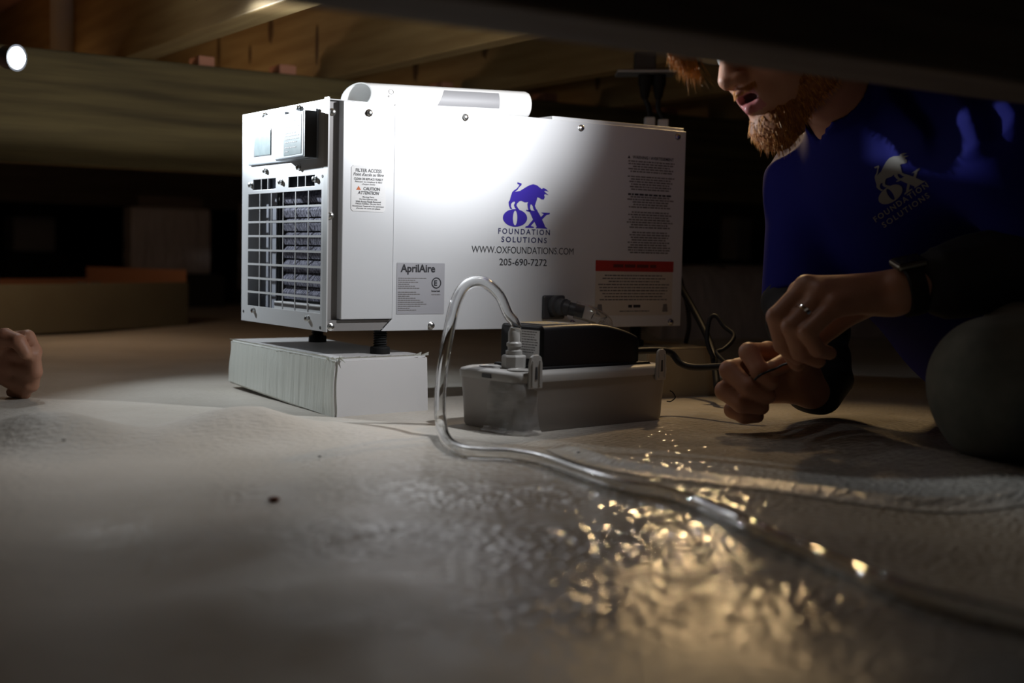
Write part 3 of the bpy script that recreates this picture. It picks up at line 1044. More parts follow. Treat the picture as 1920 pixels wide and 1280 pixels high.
HR = .0074
def fpt(x, y, lift=0):
    p = onz(x, y, HR)
    for _ in range(6):
        z = float(floor_z(p[0], p[1])) + HR * .9 + lift
        p = onz(x, y, z)
    return p
ft = PL(fx, fy, .116)
hp = [ft, ft + np.array([.001, 0, .022]), W(953, 588, 1.705), W(938, 555, 1.70), W(915, 533, 1.69), W(893, 527, 1.68), W(871, 537, 1.67), W(854, 568, 1.66), W(842, 620, 1.65), W(830, 690, 1.64), W(825, 755, 1.625), W(828, 800, 1.605)]
hp += [fpt(838, 826, .001), fpt(862, 843), fpt(900, 848), fpt(960, 851), fpt(1030, 865), fpt(1110, 893), fpt(1175, 912), fpt(1240, 922), fpt(1310, 945), fpt(1400, 985), fpt(1520, 1037), fpt(1680, 1102), fpt(1800, 1135), fpt(1930, 1168), fpt(2150, 1230)]
hollow_tube('clear_hose', spline(hp, 8), HR, HR * .66, 'clear', 'clear vinyl discharge hose looping from the pump down and across the floor', 'hose')
dd = [a0, a0 + dra * .012, a0 + dra * .030 + np.array([0, 0, -.002]), a0 + dra * .046 + np.array([0, -.004, -.014]), PL(.232, .112, .105), PL(.226, .112, .085), PL(.222, .110, .074)]
hollow_tube('clear_hose', spline(dd, 8), .0135, .0108, 'clear', 'short fat clear tube from the drain nozzle to the pump', 'hose')

# cords
def cord(pts, r, label_, name='power_cord', m='cord', n=8, parent=None):
    if parent: return MB().tube(spline(pts, 7), r, n).build(name, m, parent, smooth=True)
    return tag(MB().tube(spline(pts, 7), r, n).build(name, m, smooth=True), label_, 'cord')
cord([PL(.241, .060, .100), PL(.252, .058, .098), PL(.268, .066, .093), W(1250, 658, 1.93), W(1275, 680, 1.93), W(1300, 688, 1.92), W(1345, 687, 1.90), W(1385, 684, 1.88), W(1420, 690, 1.86)], .0052, 'black power cord running from the pump end to the man\'s fist', parent=pu)
cord([W(1262, 500, 2.22), W(1278, 540, 2.20), W(1300, 580, 2.17), W(1322, 622, 2.13), W(1335, 655, 2.10), W(1340, 682, 2.07), W(1345, 730, 2.03)], .0058, 'thick black cord dropping beside the end of the dehumidifier', parent=du)
cord([W(1338, 672, 2.07), W(1326, 640, 2.08), W(1330, 600, 2.09), W(1342, 592, 2.09), W(1358, 612, 2.08), W(1375, 626, 2.07), W(1372, 640, 2.06), W(1356, 655, 2.05), W(1344, 660, 2.05), W(1352, 672, 2.04), W(1366, 684, 2.03)], .0036, 'thin black cord loop beside the man\'s fist', parent=du)
cord([W(1275, 520, 2.35), W(1288, 570, 2.33), W(1292, 610, 2.30), W(1286, 642, 2.28)], .0040, 'black cord hanging behind the end of the dehumidifier', parent=du)
cord([PL(.241, .085, .108), PL(.250, .086, .112), PL(.258, .084, .110), PL(.262, .080, .102)], .0022, 'thin wire bowed out of the pump cover end', 'signal_wire', parent=pu)
cord([PL(.262, .080, .110), PL(.262, .078, .097)], .0030, 'short pink wire crimp at the pump cover end', 'wire_crimp', 'copper', parent=pu)
cord([W(1256, 732, 1.83), W(1262, 736, 1.83), W(1266, 745, 1.83), W(1258, 752, 1.82), W(1250, 752, 1.82)], .0008, 'thin dark wire sticking out beside the pump tank', 'thin_wire')

# ------------------------------------------------------------------ receptacle with two plugs above the unit
rc = W(1210, 137, 2.45)
rt = thing('ceiling_outlet', (rc[0], rc[1], rc[2]), 'grey metal outlet plate hanging under the joists above the dehumidifier', 'outlet')
def RB(a, b, c): return rc + RT * a + np.array([FW[0], FW[1], 0]) * b + np.array([0, 0, c])
MB().hexa([RB(-.055, -.035, -.003), RB(.055, -.035, -.003), RB(.055, .035, -.003), RB(-.055, .035, -.003), RB(-.055, -.035, .002), RB(.055, -.035, .002), RB(.055, .035, .002), RB(-.055, .035, .002)]).build('cover_plate', 'plate', rt, bevel=.001)
MB().hexa([RB(-.02, .0, .002), RB(.02, .0, .002), RB(.02, .03, .002), RB(-.02, .03, .002), RB(-.02, .0, .042), RB(.02, .0, .042), RB(.02, .03, .042), RB(-.02, .03, .042)]).build('junction_box', 'dkgrey', rt, bevel=.002)
for k, (a, e) in enumerate(((0, (1218, 232)), (.026, (1243, 236)))):
    t = thing('power_plug', RB(a, 0, -.045), 'black power plug with cord dropping from the outlet plate to the dehumidifier top', 'plug', 'plugs under the outlet plate')
    auto_smooth(MB().lathe(RB(a, 0, -.003), (0, 0, -1), [(.013, 0), (.013, .018), (.0105, .024), (.008, .040), (.0055, .046)], 16).build('plug_body', 'rubber', t))
    ep = W(*e, 2.45)
    ep[2] = max(ep[2], UZ1 + .012)
    st = RB(a, 0, -.046)
    MB().tube(spline([st, (st * .6 + ep * .4) + RT * .004 * (1 - 2 * k), ep + np.array([0, 0, .012]), ep], 6), .0048, 8).build('cord', 'cord', t, smooth=True)
    MB().hexa([ep + RT * u + FW * v * np.array([1, 1, 0]) + np.array([0, 0, w]) for w in (-.0125, .012) for u, v in ((-.010, -.008), (.010, -.008), (.010, .008), (-.010, .008))]).build('connector', 'white_plug', t, bevel=.002)

# ------------------------------------------------------------------ warm bulb between joists
wl = np.array([.80, .09, .635])
wl_aim = np.array([.05, -.80, 0.])
wf_ = unit3(wl_aim - wl)
wt_ = thing('work_lamp', wl, 'hooded clamp work lamp between the joists hidden behind the dark girder', 'lamp')
auto_smooth(MB().lathe(wl - wf_ * .05, wf_, [(.012, 0), (.018, .004), (.020, .030), (.050, .075), (.056, .080), (.054, .081), (.048, .076), (.017, .032), (.002, .030)], 32).build('lamp_hood', 'dkgrey', wt_), 40)
auto_smooth(MB().lathe(wl - wf_ * .02, wf_, [(.008, 0), (.014, .012), (.020, .028), (.016, .042), (.004, .048)], 20).build('bulb_glass', 'bulb', wt_), 60)
MB().tube([wl - wf_ * .045, wl - wf_ * .07 + np.array([0, 0, .03]), np.array([wl[0], wl[1] + .03, CE - .002])], .006, 8).build('clamp_arm', 'rubber', wt_, smooth=True)
ld = bpy.data.lights.new('work_light', 'SPOT')
ld.energy = WORK_LAMP_W
ld.color = (1, .68, .34)
ld.spot_size = math.radians(100)
ld.spot_blend = .6
ld.shadow_soft_size = .022
lo = link(bpy.data.objects.new('work_light', ld))
lo.location = tuple(wl + wf_ * .034)
lo.rotation_euler = Vector(wf_).to_track_quat('-Z', 'Y').to_euler()
# bare bulb far back behind the olive girder
bp = W(120, 190, 2.95)
bt = thing('light_bulb', (bp[0], bp[1], bp[2]), 'warm bare bulb in a socket far behind the olive girder', 'lamp')
auto_smooth(MB().lathe(bp + np.array([0, 0, -.05]), (0, 0, 1), [(.001, 0), (.016, .004), (.027, .018), (.030, .034), (.024, .052), (.015, .068), (.013, .08)], 20).build('bulb_glass', 'bulb', bt), 60)
auto_smooth(MB().lathe(bp + np.array([0, 0, .028]), (0, 0, 1), [(.017, 0), (.018, .03), (.03, .04), (.03, max(.05, CE - bp[2] - .028))], 18).build('socket', 'white_plug', bt), 30)
ld = bpy.data.lights.new('bulb_light', 'POINT')
ld.energy = BULB_W
ld.color = (1, .72, .5)
ld.shadow_soft_size = .03
lo = link(bpy.data.objects.new('bulb_light', ld))
lo.location = tuple(bp + np.array([0, 0, -.085]))

# ------------------------------------------------------------------ implicit-surface modelling (bodies and clothes)
class Pr:
    def __init__(s, kind, **k):
        s.kind, s.k, s.op = kind, k.pop('k', .01), k.pop('op', 1)
        s.__dict__.update(k)

    def d(s, P):
        if s.kind == 'e':
            q = (P - s.c) @ s.R.T
            a = q / s.r
            k0 = np.sqrt((a * a).sum(-1)) + 1e-9
            b = a / s.r
            k1 = np.sqrt((b * b).sum(-1)) + 1e-9
            return k0 * (k0 - 1) / k1
        ab = s.b - s.a
        L2 = ab @ ab
        t = (P - s.a) @ ab / L2
        tc_ = np.clip(t, 0, 1)
        dv = P - s.a - tc_[..., None] * ab
        if s.kind == 'c':
            return np.sqrt((dv * dv).sum(-1)) - (s.ra + (s.rb - s.ra) * tc_)
        dv = P - s.a - t[..., None] * ab
        L = math.sqrt(L2)
        return np.maximum(np.sqrt((dv * dv).sum(-1)) - (s.ra + (s.rb - s.ra) * tc_), np.maximum((t - 1) * L, -t * L))


def cone(a, b, ra, rb, k=.01, op=1): return Pr('c', a=np.array(a), b=np.array(b), ra=ra, rb=rb, k=k, op=op)
def capped(a, b, ra, rb, k=.01, op=1): return Pr('cc', a=np.array(a), b=np.array(b), ra=ra, rb=rb, k=k, op=op)
def ellip(c, R, r, k=.01, op=1): return Pr('e', c=np.array(c), R=np.array(R), r=np.array(r), k=k, op=op)


def ev(prims, P):
    v = None
    for p in prims:
        d = p.d(P)
        if v is None:
            v = d
        elif p.op > 0:
            h = np.clip(.5 + .5 * (d - v) / p.k, 0, 1)
            v = d + (v - d) * h - p.k * h * (1 - h)
        else:
            h = np.clip(.5 - .5 * (v + d) / p.k, 0, 1)
            v = v + (-d - v) * h + p.k * h * (1 - h)
    return v


def sdf_mesh(name, prims, lo, hi, h, disp=None):
    B = 8
    lo = np.array(lo, float)
    nb = np.ceil((np.array(hi) - lo) / (h * B)).astype(int) + 1
    n = nb * B
    val = np.full(n, 1., np.float32)
    S = 4
    half = h * B
    for bi in range(0, nb[0], S):
        for bj in range(0, nb[1], S):
            for bk in range(0, nb[2], S):
                b0 = np.array([bi, bj, bk])
                b1 = np.minimum(b0 + S, nb)
                c = lo + (b0 + b1) / 2 * h * B
                rho = np.linalg.norm((b1 - b0) * h * B) / 2
                dc = np.array([float(p.d(c[None])[0]) for p in prims])
                pos = [i for i, p in enumerate(prims) if p.op > 0]
                dm = dc[pos].min()
                if dm > rho * 1.25 + .03: continue
                keep = [p for i, p in enumerate(prims) if (p.op > 0 and dc[i] < dm + 2 * rho + p.k + .02) or (p.op < 0 and dc[i] < rho * 1.6 + p.k + .03)]
                if keep[0].op < 0: continue
                ids = np.stack(np.meshgrid(*[np.arange(b0[a], b1[a]) for a in range(3)], indexing='ij'), -1).reshape(-1, 3)
                cc = lo + (ids + .5) * half
                vv = ev(keep, cc)
                act = np.abs(vv) < half * .9 * 1.35 + .012
                for q, v_, a_ in zip(ids, vv, act):
                    if not a_ and v_ < 0:
                        val[q[0] * B:q[0] * B + B, q[1] * B:q[1] * B + B, q[2] * B:q[2] * B + B] = v_
                ids = ids[act]
                if not len(ids): continue
                off = np.stack(np.meshgrid(*[np.arange(B)] * 3, indexing='ij'), -1).reshape(-1, 3)
                pi = (ids[:, None] * B + off[None]).reshape(-1, 3)
                P = lo + pi * h
                d = ev(keep, P)
                if disp is not None: d = d + disp(P)
                val[pi[:, 0], pi[:, 1], pi[:, 2]] = d
    s = val < 0
    cnt = np.zeros(n - 1, np.uint8)
    for a in (0, 1):
        for b in (0, 1):
            for c in (0, 1):
                cnt += s[a:n[0] - 1 + a, b:n[1] - 1 + b, c:n[2] - 1 + c]
    ii = np.argwhere((cnt > 0) & (cnt < 8))
    del cnt
    acc = np.zeros((len(ii), 3))
    num = np.zeros(len(ii))
    corner = [(a, b, c) for a in (0, 1) for b in (0, 1) for c in (0, 1)]
    vals = {c: val[ii[:, 0] + c[0], ii[:, 1] + c[1], ii[:, 2] + c[2]].astype(float) for c in corner}
    for c in corner:
        for a in range(3):
            if c[a] == 0:
                e = list(c)
                e[a] = 1
                e = tuple(e)
                v0, v1 = vals[c], vals[e]
                x = (v0 < 0) != (v1 < 0)
                t = np.where(x, v0 / np.where(x, v0 - v1, 1), 0)
                p = np.tile(np.array(c, float), (len(ii), 1))
                p[:, a] += t
                acc += p * x[:, None]
                num += x
    V = lo + (ii + acc / num[:, None]) * h
    m = n - 1
    key = (ii[:, 0] * m[1] + ii[:, 1]) * m[2] + ii[:, 2]
    quads = []
    for a in range(3):
        b, c = (a + 1) % 3, (a + 2) % 3
        sl0 = [slice(None)] * 3
        sl1 = [slice(None)] * 3
        sl0[a], sl1[a] = slice(0, -1), slice(1, None)
        e = np.argwhere(s[tuple(sl0)] != s[tuple(sl1)])
        e = e[(e[:, b] > 0) & (e[:, c] > 0) & (e[:, b] < m[b]) & (e[:, c] < m[c])]
        inside = s[e[:, 0], e[:, 1], e[:, 2]]
        q = []
        for db, dc_ in ((-1, -1), (0, -1), (0, 0), (-1, 0)):
            o = e.copy()
            o[:, b] += db
            o[:, c] += dc_
            q.append(np.searchsorted(key, (o[:, 0] * m[1] + o[:, 1]) * m[2] + o[:, 2]))
        q = np.stack(q, -1)
        q[~inside] = q[~inside][:, ::-1]
        quads.append(q)
    Q = np.concatenate(quads)
    me = bpy.data.meshes.new(name)
    fast_mesh(me, V, Q)
    return me, V, Q


def unit(v): return np.array(v) / np.linalg.norm(v)


# ------------------------------------------------------------------ the kneeling man
HS = .97
hc = W(1462, 66, 1.70)
hn = unit(C2W(-.80, -.42, .42))
hu = C2W(-.45, .86, .06)
hu = unit(hu - hn * (hu @ hn))
hs = np.cross(hn, hu)               # head's own right-hand side axis
HR3 = np.array([hs, hn, hu])
def Hd(s, f, u): return hc + (hs * s + hn * f + hu * u) * HS

shR, elR, wrR = W(1535, 345, 1.92), W(1508, 560, 1.86), W(1532, 722, 1.79)
shL, elL, wrL = W(1885, 262, 1.60), W(2000, 480, 1.60), W(1690, 545, 1.590)
nk0, nk1 = W(1618, 222, 1.82), Hd(0, -.035, -.06)
chest, upch, belly, pelv = W(1755, 395, 1.84), W(1690, 300, 1.81), W(1880, 545, 1.90), W(2000, 660, 1.96)
knL, hipL, anL = W(1880, 728, 1.505), W(2075, 590, 1.84), W(2190, 785, 1.74)
knR, hipR, anR = W(2040, 740, 2.05), W(2070, 590, 2.05), W(2230, 745, 2.3)
knL[2] = max(knL[2], .085)
anL[2], anR[2] = .055, .055
knR[2] = max(knR[2], .088)

hand_L = dict(wrist=W(1672, 550, 1.605), fingers=[
    [W(1566, 573, 1.575), W(1513, 624, 1.562), W(1533, 655, 1.580), W(1556, 662, 1.597)],
    [W(1540, 552, 1.590), W(1484, 613, 1.578), W(1500, 660, 1.594), W(1534, 676, 1.612)],
    [W(1512, 538, 1.606), W(1456, 594, 1.597), W(1468, 646, 1.610), W(1496, 670, 1.626)],
    [W(1500, 548, 1.632), W(1462, 608, 1.628), W(1478, 654, 1.637), W(1492, 680, 1.645)]],
    thumb=[W(1605, 572, 1.645), W(1558, 612, 1.668), W(1520, 648, 1.668), W(1498, 682, 1.660)])
hand_R = dict(wrist=W(1522, 725, 1.772), fingers=[
    [W(1428, 735, 1.765), W(1374, 768, 1.737), W(1396, 780, 1.722), W(1420, 780, 1.722)],
    [W(1424, 706, 1.762), W(1359, 732, 1.722), W(1390, 757, 1.702), W(1428, 763, 1.706)],
    [W(1424, 680, 1.755), W(1368, 694, 1.712), W(1402, 726, 1.692), W(1440, 742, 1.697)],
    [W(1440, 662, 1.745), W(1404, 660, 1.702), W(1424, 694, 1.686), W(1446, 716, 1.690)]],
    thumb=[W(1505, 700, 1.75), W(1498, 682, 1.728), W(1480, 676, 1.705), W(1450, 690, 1.686)])


def hand_prims(hd, s=1.):
    out = []
    w = hd['wrist']
    rad = (.0088, .0100, .0104, .0100)
    for f, r in zip(hd['fingers'], rad):
        out.append(cone(w, f[0], .0185 * s, .0135 * s, .012))
    mc_ = np.mean([f[0] for f in hd['fingers']], 0)
    out.append(cone(w, mc_, .022 * s, .014 * s, .012))
    for f, r in zip(hd['fingers'], rad):
        r *= s
        out.append(cone(f[0], f[1], r * 1.22, r * 1.08, .006))
        out.append(cone(f[1], f[2], r * 1.10, r, .0035))
        out.append(cone(f[2], f[3], r, r * .86, .003))
    t = hd['thumb']
    out.append(cone(w, t[0], .019 * s, .0175 * s, .012))
    out.append(cone(t[0], t[1], .0175 * s, .0135 * s, .008))
    out.append(cone(t[1], t[2], .0125 * s, .0115 * s, .004))
    out.append(cone(t[2], t[3], .0115 * s, .0095 * s, .003))
    return out


def head_prims(Hd, HR3, HS):
    R = HR3
    e = lambda s, f, u, r, k=.012, op=1: ellip(Hd(s, f, u), R, np.array(r) * HS, k, op)
    c = lambda a, b, ra, rb, k=.006, op=1: cone(Hd(*a), Hd(*b), ra * HS, rb * HS, k, op)
    p = [e(0, -.012, .035, (.076, .096, .085)), e(0, .030, -.030, (.062, .062, .075), .03), e(0, .045, -.085, (.040, .038, .030), .03),
         c((-.045, .005, -.075), (0, .072, -.095), .024, .018, .02), c((.045, .005, -.075), (0, .072, -.095), .024, .018, .02),
         e(-.036, .058, -.028, (.022, .022, .022), .02), e(.036, .058, -.028, (.022, .022, .022), .02),
         c((-.035, .080, .022), (.035, .080, .022), .012, .012, .015),
         e(-.032, .094, .004, (.017, .014, .012), .008, -1), e(.032, .094, .004, (.017, .014, .012), .008, -1),
         c((0, .088, .012), (0, .112, -.026), .009, .0125, .008), e(-.012, .103, -.030, (.0085, .012, .0085), .005), e(.012, .103, -.030, (.0085, .012, .0085), .005),
         e(-.008, .106, -.0395, (.0042, .0062, .005), .003, -1), e(.008, .106, -.0395, (.0042, .0062, .005), .003, -1),
         e(0, .078, -.055, (.032, .022, .025), .015),
         c((-.020, .088, -.0535), (0, .1035, -.0500), .0045, .0055, .005), c((.020, .088, -.0535), (0, .1035, -.0500), .0045, .0055, .005),
         e(0, .098, -.0605, (.0190, .022, .0085), .003, -1),
         c((-.018, .086, -.0680), (0, .0985, -.0725), .0050, .0068, .005), c((.018, .086, -.0680), (0, .0985, -.0725), .0050, .0068, .005),
         e(0, .079, -.097, (.021, .018, .018), .012)]
    for sd in (-1, 1):
        p += [e(sd * .076, -.012, .0, (.009, .020, .031), .006), e(sd * .083, -.008, .002, (.006, .011, .020), .004, -1), c((sd * .079, -.010, -.026), (sd * .077, -.006, -.018), .006, .006, .005)]
    return p


trunk = [cone(pelv, belly, .145, .140, .06), cone(belly, chest, .140, .148, .06), cone(chest, upch, .140, .105, .06),
         cone(upch, shR, .085, .068, .05), cone(upch, shL, .095, .070, .05)]
body = trunk + [cone(nk0, nk1, .060, .056, .035)] + head_prims(Hd, HR3, HS)
body += [cone(shR, elR, .058, .044, .03), cone(elR, wrR, .043, .028, .02), cone(shL, elL, .058, .044, .03), cone(elL, wrL, .043, .028, .02)]
body += [cone(pelv, hipL, .12, .09, .05), cone(hipL, knL, .080, .062, .03), cone(knL, anL, .058, .04, .03), cone(pelv, hipR, .12, .09, .05), cone(hipR, knR, .08, .062, .03), cone(knR, anR, .058, .04, .03)]
body += hand_prims(hand_L, 1.10) + hand_prims(hand_R, 1.18)
allp = np.array([p.a if p.kind != 'e' else p.c for p in body] + [p.b for p in body if p.kind != 'e'])
me, V, Q = sdf_mesh('body', body, allp.min(0) - .17, allp.max(0) + .17, .0027)
person = finish(me, 'person', ['skin', 'lips', 'mouth'], smooth=True, origin=(float(knL[0]), float(knL[1]), 0))
tag(person, 'bearded person in blue shirt kneeling beside the dehumidifier with closed hands', 'person')
# lips and mouth inside by place on the face
loc = ((V - hc) @ HR3.T) / HS
qc = loc[Q].mean(1)
mi = np.zeros(len(Q), np.int32)
near = (np.abs(qc[:, 0]) < .024) & (qc[:, 1] > .072)
mi[near & (qc[:, 2] > -.0790) & (qc[:, 2] < -.0462) & (np.abs(qc[:, 0]) < .0225)] = 1
mi[near & (qc[:, 2] > -.0655) & (qc[:, 2] < -.0535) & (qc[:, 1] < .0965 - np.abs(qc[:, 0]) * .55)] = 2
person.data.polygons.foreach_set('material_index', mi)
print('body', len(Q))
for sd in (-1, 1):
    auto_smooth(MB().lathe(Hd(sd * .032, .072, .004), hn, [(.001, -.012), (.009, -.009), (.0125, 0), (.009, .009), (.001, .0125)], 16).build('eyeball', 'eye', person), 80)

# shirt
shirt = [cone(pelv * .75 + belly * .25, belly, .162, .158, .06), cone(belly, chest, .156, .162, .06), cone(chest, upch, .152, .116, .06),
         cone(upch, shR, .096, .079, .05), cone(upch, shL, .106, .080, .05),
         capped(shR, elR * .94 + wrR * .06, .074, .062, .03), capped(shL, shL * .18 + elL * .82, .078, .072, .03),
         cone(nk0 + (nk0 - nk1) * .12, nk0 + (nk1 - nk0) * .58, .076, .067, .02)]
# folds
def fold(pts, r, k=.012):
    pts = [W(*p) for p in pts]
    return [cone(a, b, r, r, k) for a, b in zip(pts[:-1], pts[1:])]
# neck opening: V between the collar edges
shirt += [cone(nk0 + (nk1 - nk0) * .86, nk1 + (nk1 - nk0) * .9, .061, .068, .004, -1)]
for dv in (1.64, 1.66, 1.68, 1.70, 1.72, 1.74, 1.76, 1.775):
    shirt.append(cone(W(1527, 266, dv), W(1541, 165, dv), .003, .036 * dv / 1.72, .003, -1))


def shirt_disp(P):
    q = (P - CAM)
    a, b = q @ RT, q @ UP
    w = .0045 * np.sin(70 * (a * .8 + b * .35) + 3 * np.sin(9 * b + 4 * a)) * np.clip(np.sin(6 * a + 5 * b + 1), 0, 1)
    g = np.clip((b - .215) / .05, 0, 1) * np.clip((a - .47) / .04, 0, 1)
    w -= .0085 * g * (1 + np.sin(2 * math.pi * (a + .25 * b) / .046 + 1.5 * np.sin(12 * a)))
    w += .006 * np.sin(38 * (b * .6 - a) + 2.2 * np.sin(14 * a)) * np.clip(np.sin(7 * b - 3 * a), 0, 1)
    return w


sp = np.array([pelv, belly, chest, upch, shR, shL, elR, elL, nk0])
me, SV, SQ = sdf_mesh('shirt', shirt, sp.min(0) - .19, sp.max(0) + .19, .0036, shirt_disp)
so = finish(me, 'shirt', 'shirt', person, smooth=True)
print('shirt', len(SQ))
bvh = BVHTree.FromPolygons([tuple(v) for v in SV], [tuple(map(int, q)) for q in SQ])
# collar: stand-up band on both sides of the V
def drop(x, y, lift=.001):
    r = Vector(ray(x, y)).normalized()
    h = bvh.ray_cast(Vector(CAM), r)
    return None if h[0] is None else np.array(h[0] - r * lift)
# chest print
th = math.radians(34)
e1, e2 = (math.cos(th), -math.sin(th)), (math.sin(th), math.cos(th))   # in pixels, y down
def shirt_map(cxp, cyp, k):
    def f(u, v):
        x = cxp + k * (u * e1[0] - v * e2[0])
        y = cyp + k * (u * e1[1] - v * e2[1])
        p = drop(x, y, .0012)
        return p if p is not None else W(x, y, 1.8)
    return f
def subdiv(mb, cuts):
    me_ = mb.mesh('print', fixn=False)
    return me_
mb = MB()
emblem(mb, shirt_map(1676, 334, .265), edge=14)
place_text(mb, 'FOUNDATION', 0, 0, 120, shirt_map(1689, 379, 1), 11, bold=.02, space=1.3)
place_text(mb, 'SOLUTIONS', 0, 0, 104, shirt_map(1698, 394, 1), 11, bold=.02, space=1.3)
mb.build('chest_print', 'print', so, fixn=False)

# dark sleeves over the forearms
for nm, a, b, w0, w1 in (('sleeve', elR + (shR - elR) * .15, wrR + (elR - wrR) * .02, .056, .046), ('sleeve', elL + (shL - elL) * .25, wrL + (elL - wrL) * .24, .056, .043)):
    mid = elR if nm and np.allclose(a, elR + (shR - elR) * .15) else elL
    prs = [cone(a, mid, .056, w0, .02), cone(mid, mid * .02 + b * .98, w0, w1, .02), capped(mid, b, w0, w1, .01)]
    pts = np.array([a, b, mid])
    m2, v2, q2 = sdf_mesh('sleeve', prs, pts.min(0) - .09, pts.max(0) + .09, .004, lambda P: .003 * np.sin(P @ np.array([60, 55, 95])) * np.sin(P @ np.array([-33, 41, 30])))
    finish(m2, 'sleeve', 'sleeve', person, smooth=True)

# trousers
tr = [cone(pelv, belly * .1 + pelv * .9, .140, .130, .05), cone(pelv, hipL, .13, .105, .05), cone(hipL, knL, .098, .080, .04), cone(knL, anL, .078, .055, .03),
      cone(pelv, hipR, .13, .105, .05), cone(hipR, knR, .098, .080, .04), cone(knR, anR, .078, .055, .03)]
tp_ = np.array([pelv, hipL, knL, anL, hipR, knR, anR])
def tr_disp(P):
    q = P - CAM
    a, b, c = q @ RT, q @ UP, q @ FW
    return .004 * np.sin(45 * (a * .9 + b * .5) + 3 * np.sin(20 * b)) * np.clip(np.sin(11 * b + 5 * a + 2), 0, 1) + .0025 * np.sin(80 * (b * .4 - a) + 2 * np.sin(25 * a))
me, TV, TQ = sdf_mesh('trousers', tr, tp_.min(0) - .14, tp_.max(0) + .14, .0036, tr_disp)
TV2 = TV.copy()
finish(me, 'trousers', 'denim', person, smooth=True)

# beard, hair
def strands(name, roots, m, parent, seed=1):
    """roots: list of (point, direction, bend, length, radius)"""
    vs, fs = [], []
    for p, d, bd, L, r in roots:
        d = unit(d)
        a = unit(np.cross(d, [.3, .5, .81]))
        b = np.cross(d, a)
        n0 = len(vs)
        S = 4
        for i in range(S + 1):
            t = i / S
            c = p + d * L * t + bd * L * t * t
            rr = r * (1 - t) ** .7 + 1e-5
            for k in range(3):
                w = 2.094 * k
                vs.append(c + (a * math.cos(w) + b * math.sin(w)) * rr)
        for i in range(S):
            for k in range(3):
                fs.append((n0 + i * 3 + k, n0 + i * 3 + (k + 1) % 3, n0 + (i + 1) * 3 + (k + 1) % 3, n0 + (i + 1) * 3 + k))
    me_ = bpy.data.meshes.new(name)
    fast_mesh(me_, np.array(vs), np.array(fs))
    return finish(me_, name, m, parent, smooth=True)


bvb = BVHTree.FromPolygons([tuple(v) for v in V], [tuple(map(int, q)) for q in Q])
E_ = lambda s, f, u, r, k=.012, op=1: ellip(Hd(s, f, u), HR3, np.array(r) * HS, k, op)
beard = [E_(0, .072, -.108, (.033, .028, .026), .02), cone(Hd(-.050, .015, -.070), Hd(-.010, .070, -.105), .024 * HS, .024 * HS, .02), cone(Hd(.050, .015, -.070), Hd(.010, .070, -.105), .024 * HS, .024 * HS, .02),
         cone(Hd(-.060, -.005, -.030), Hd(-.050, .015, -.070), .016 * HS, .022 * HS, .02), cone(Hd(.060, -.005, -.030), Hd(.050, .015, -.070), .016 * HS, .022 * HS, .02),
         cone(Hd(0, .074, -.112), Hd(0, .076, -.120), .020 * HS, .013 * HS, .02)]
me, BV, BQ = sdf_mesh('beard', beard, hc - .17, hc + .17, .0028, lambda P: .0022 * np.sin(P @ np.array([900, 420, 300])) * np.sin(P @ np.array([-500, 610, 380])))
bo = finish(me, 'beard', 'beard', person, smooth=True)
roots = []
for i in RNG.choice(len(BV), 2600):
    p = BV[i]
    l_ = ((p - hc) @ HR3.T) / HS
    if l_[1] < -.02 or l_[2] > -.035: continue
    out = unit(p - Hd(0, .02, -.07))
    roots.append((p, out * .6 - hu * .8 + hn * .1 + RNG.normal(0, .18, 3), -hu * .2, RNG.uniform(.004, .010), .0004))
strands('beard_hair', roots, 'hair', bo)
# stubble moustache
roots = []
for _ in range(500):
    s, u = RNG.uniform(-.026, .026), RNG.uniform(-.050, -.042)
    h = bvb.ray_cast(Vector(Hd(s, .2, u)), Vector(-hn))
    if h[0] is None: continue
    roots.append((np.array(h[0]), hn * .5 - hu * .8 + hs * s * 12, hu * 0, RNG.uniform(.003, .006), .00022))
strands('moustache', roots, 'hair', person)
# hair: cap and fringe
hcap = [E_(0, -.020, .050, (.082, .097, .083), .02), E_(0, .05, -.02, (.2, .055, .075), .01, -1), E_(0, 0, -.075, (.2, .2, .07), .01, -1)]
me, HV, HQ = sdf_mesh('hair', hcap, hc - .15, hc + .15, .0035, lambda P: .002 * np.sin(P @ np.array([300, 220, 500])))
ho = finish(me, 'hair', 'hair', person, smooth=True)
roots = []
tgt0 = W(1275, 95, 1.545)
for _ in range(260):
    px0, py0 = RNG.uniform(1252, 1300), RNG.uniform(70, 105)
    p = W(px0, py0, 1.545 + RNG.uniform(-.015, .015))
    t = (px0 - 1252) / 48
    q = W(1262 + 52 * t + RNG.normal(0, 7), 125 + 38 * t + RNG.normal(0, 8), 1.545 + RNG.uniform(-.01, .01))
    d = q - p
    roots.append((p, d, RT * RNG.normal(0, .12) - UP * .05, np.linalg.norm(d), .00055))
root_top = Hd(0, .075, .085)
for _ in range(160):
    p = Hd(RNG.uniform(-.03, .03), .080, .075 + RNG.uniform(-.01, .01))
    q = W(RNG.uniform(1252, 1300), RNG.uniform(75, 105), 1.545)
    roots.append((p, q - p, UP * .15, np.linalg.norm(q - p), .0006))
strands('fringe', roots, 'hair', ho)

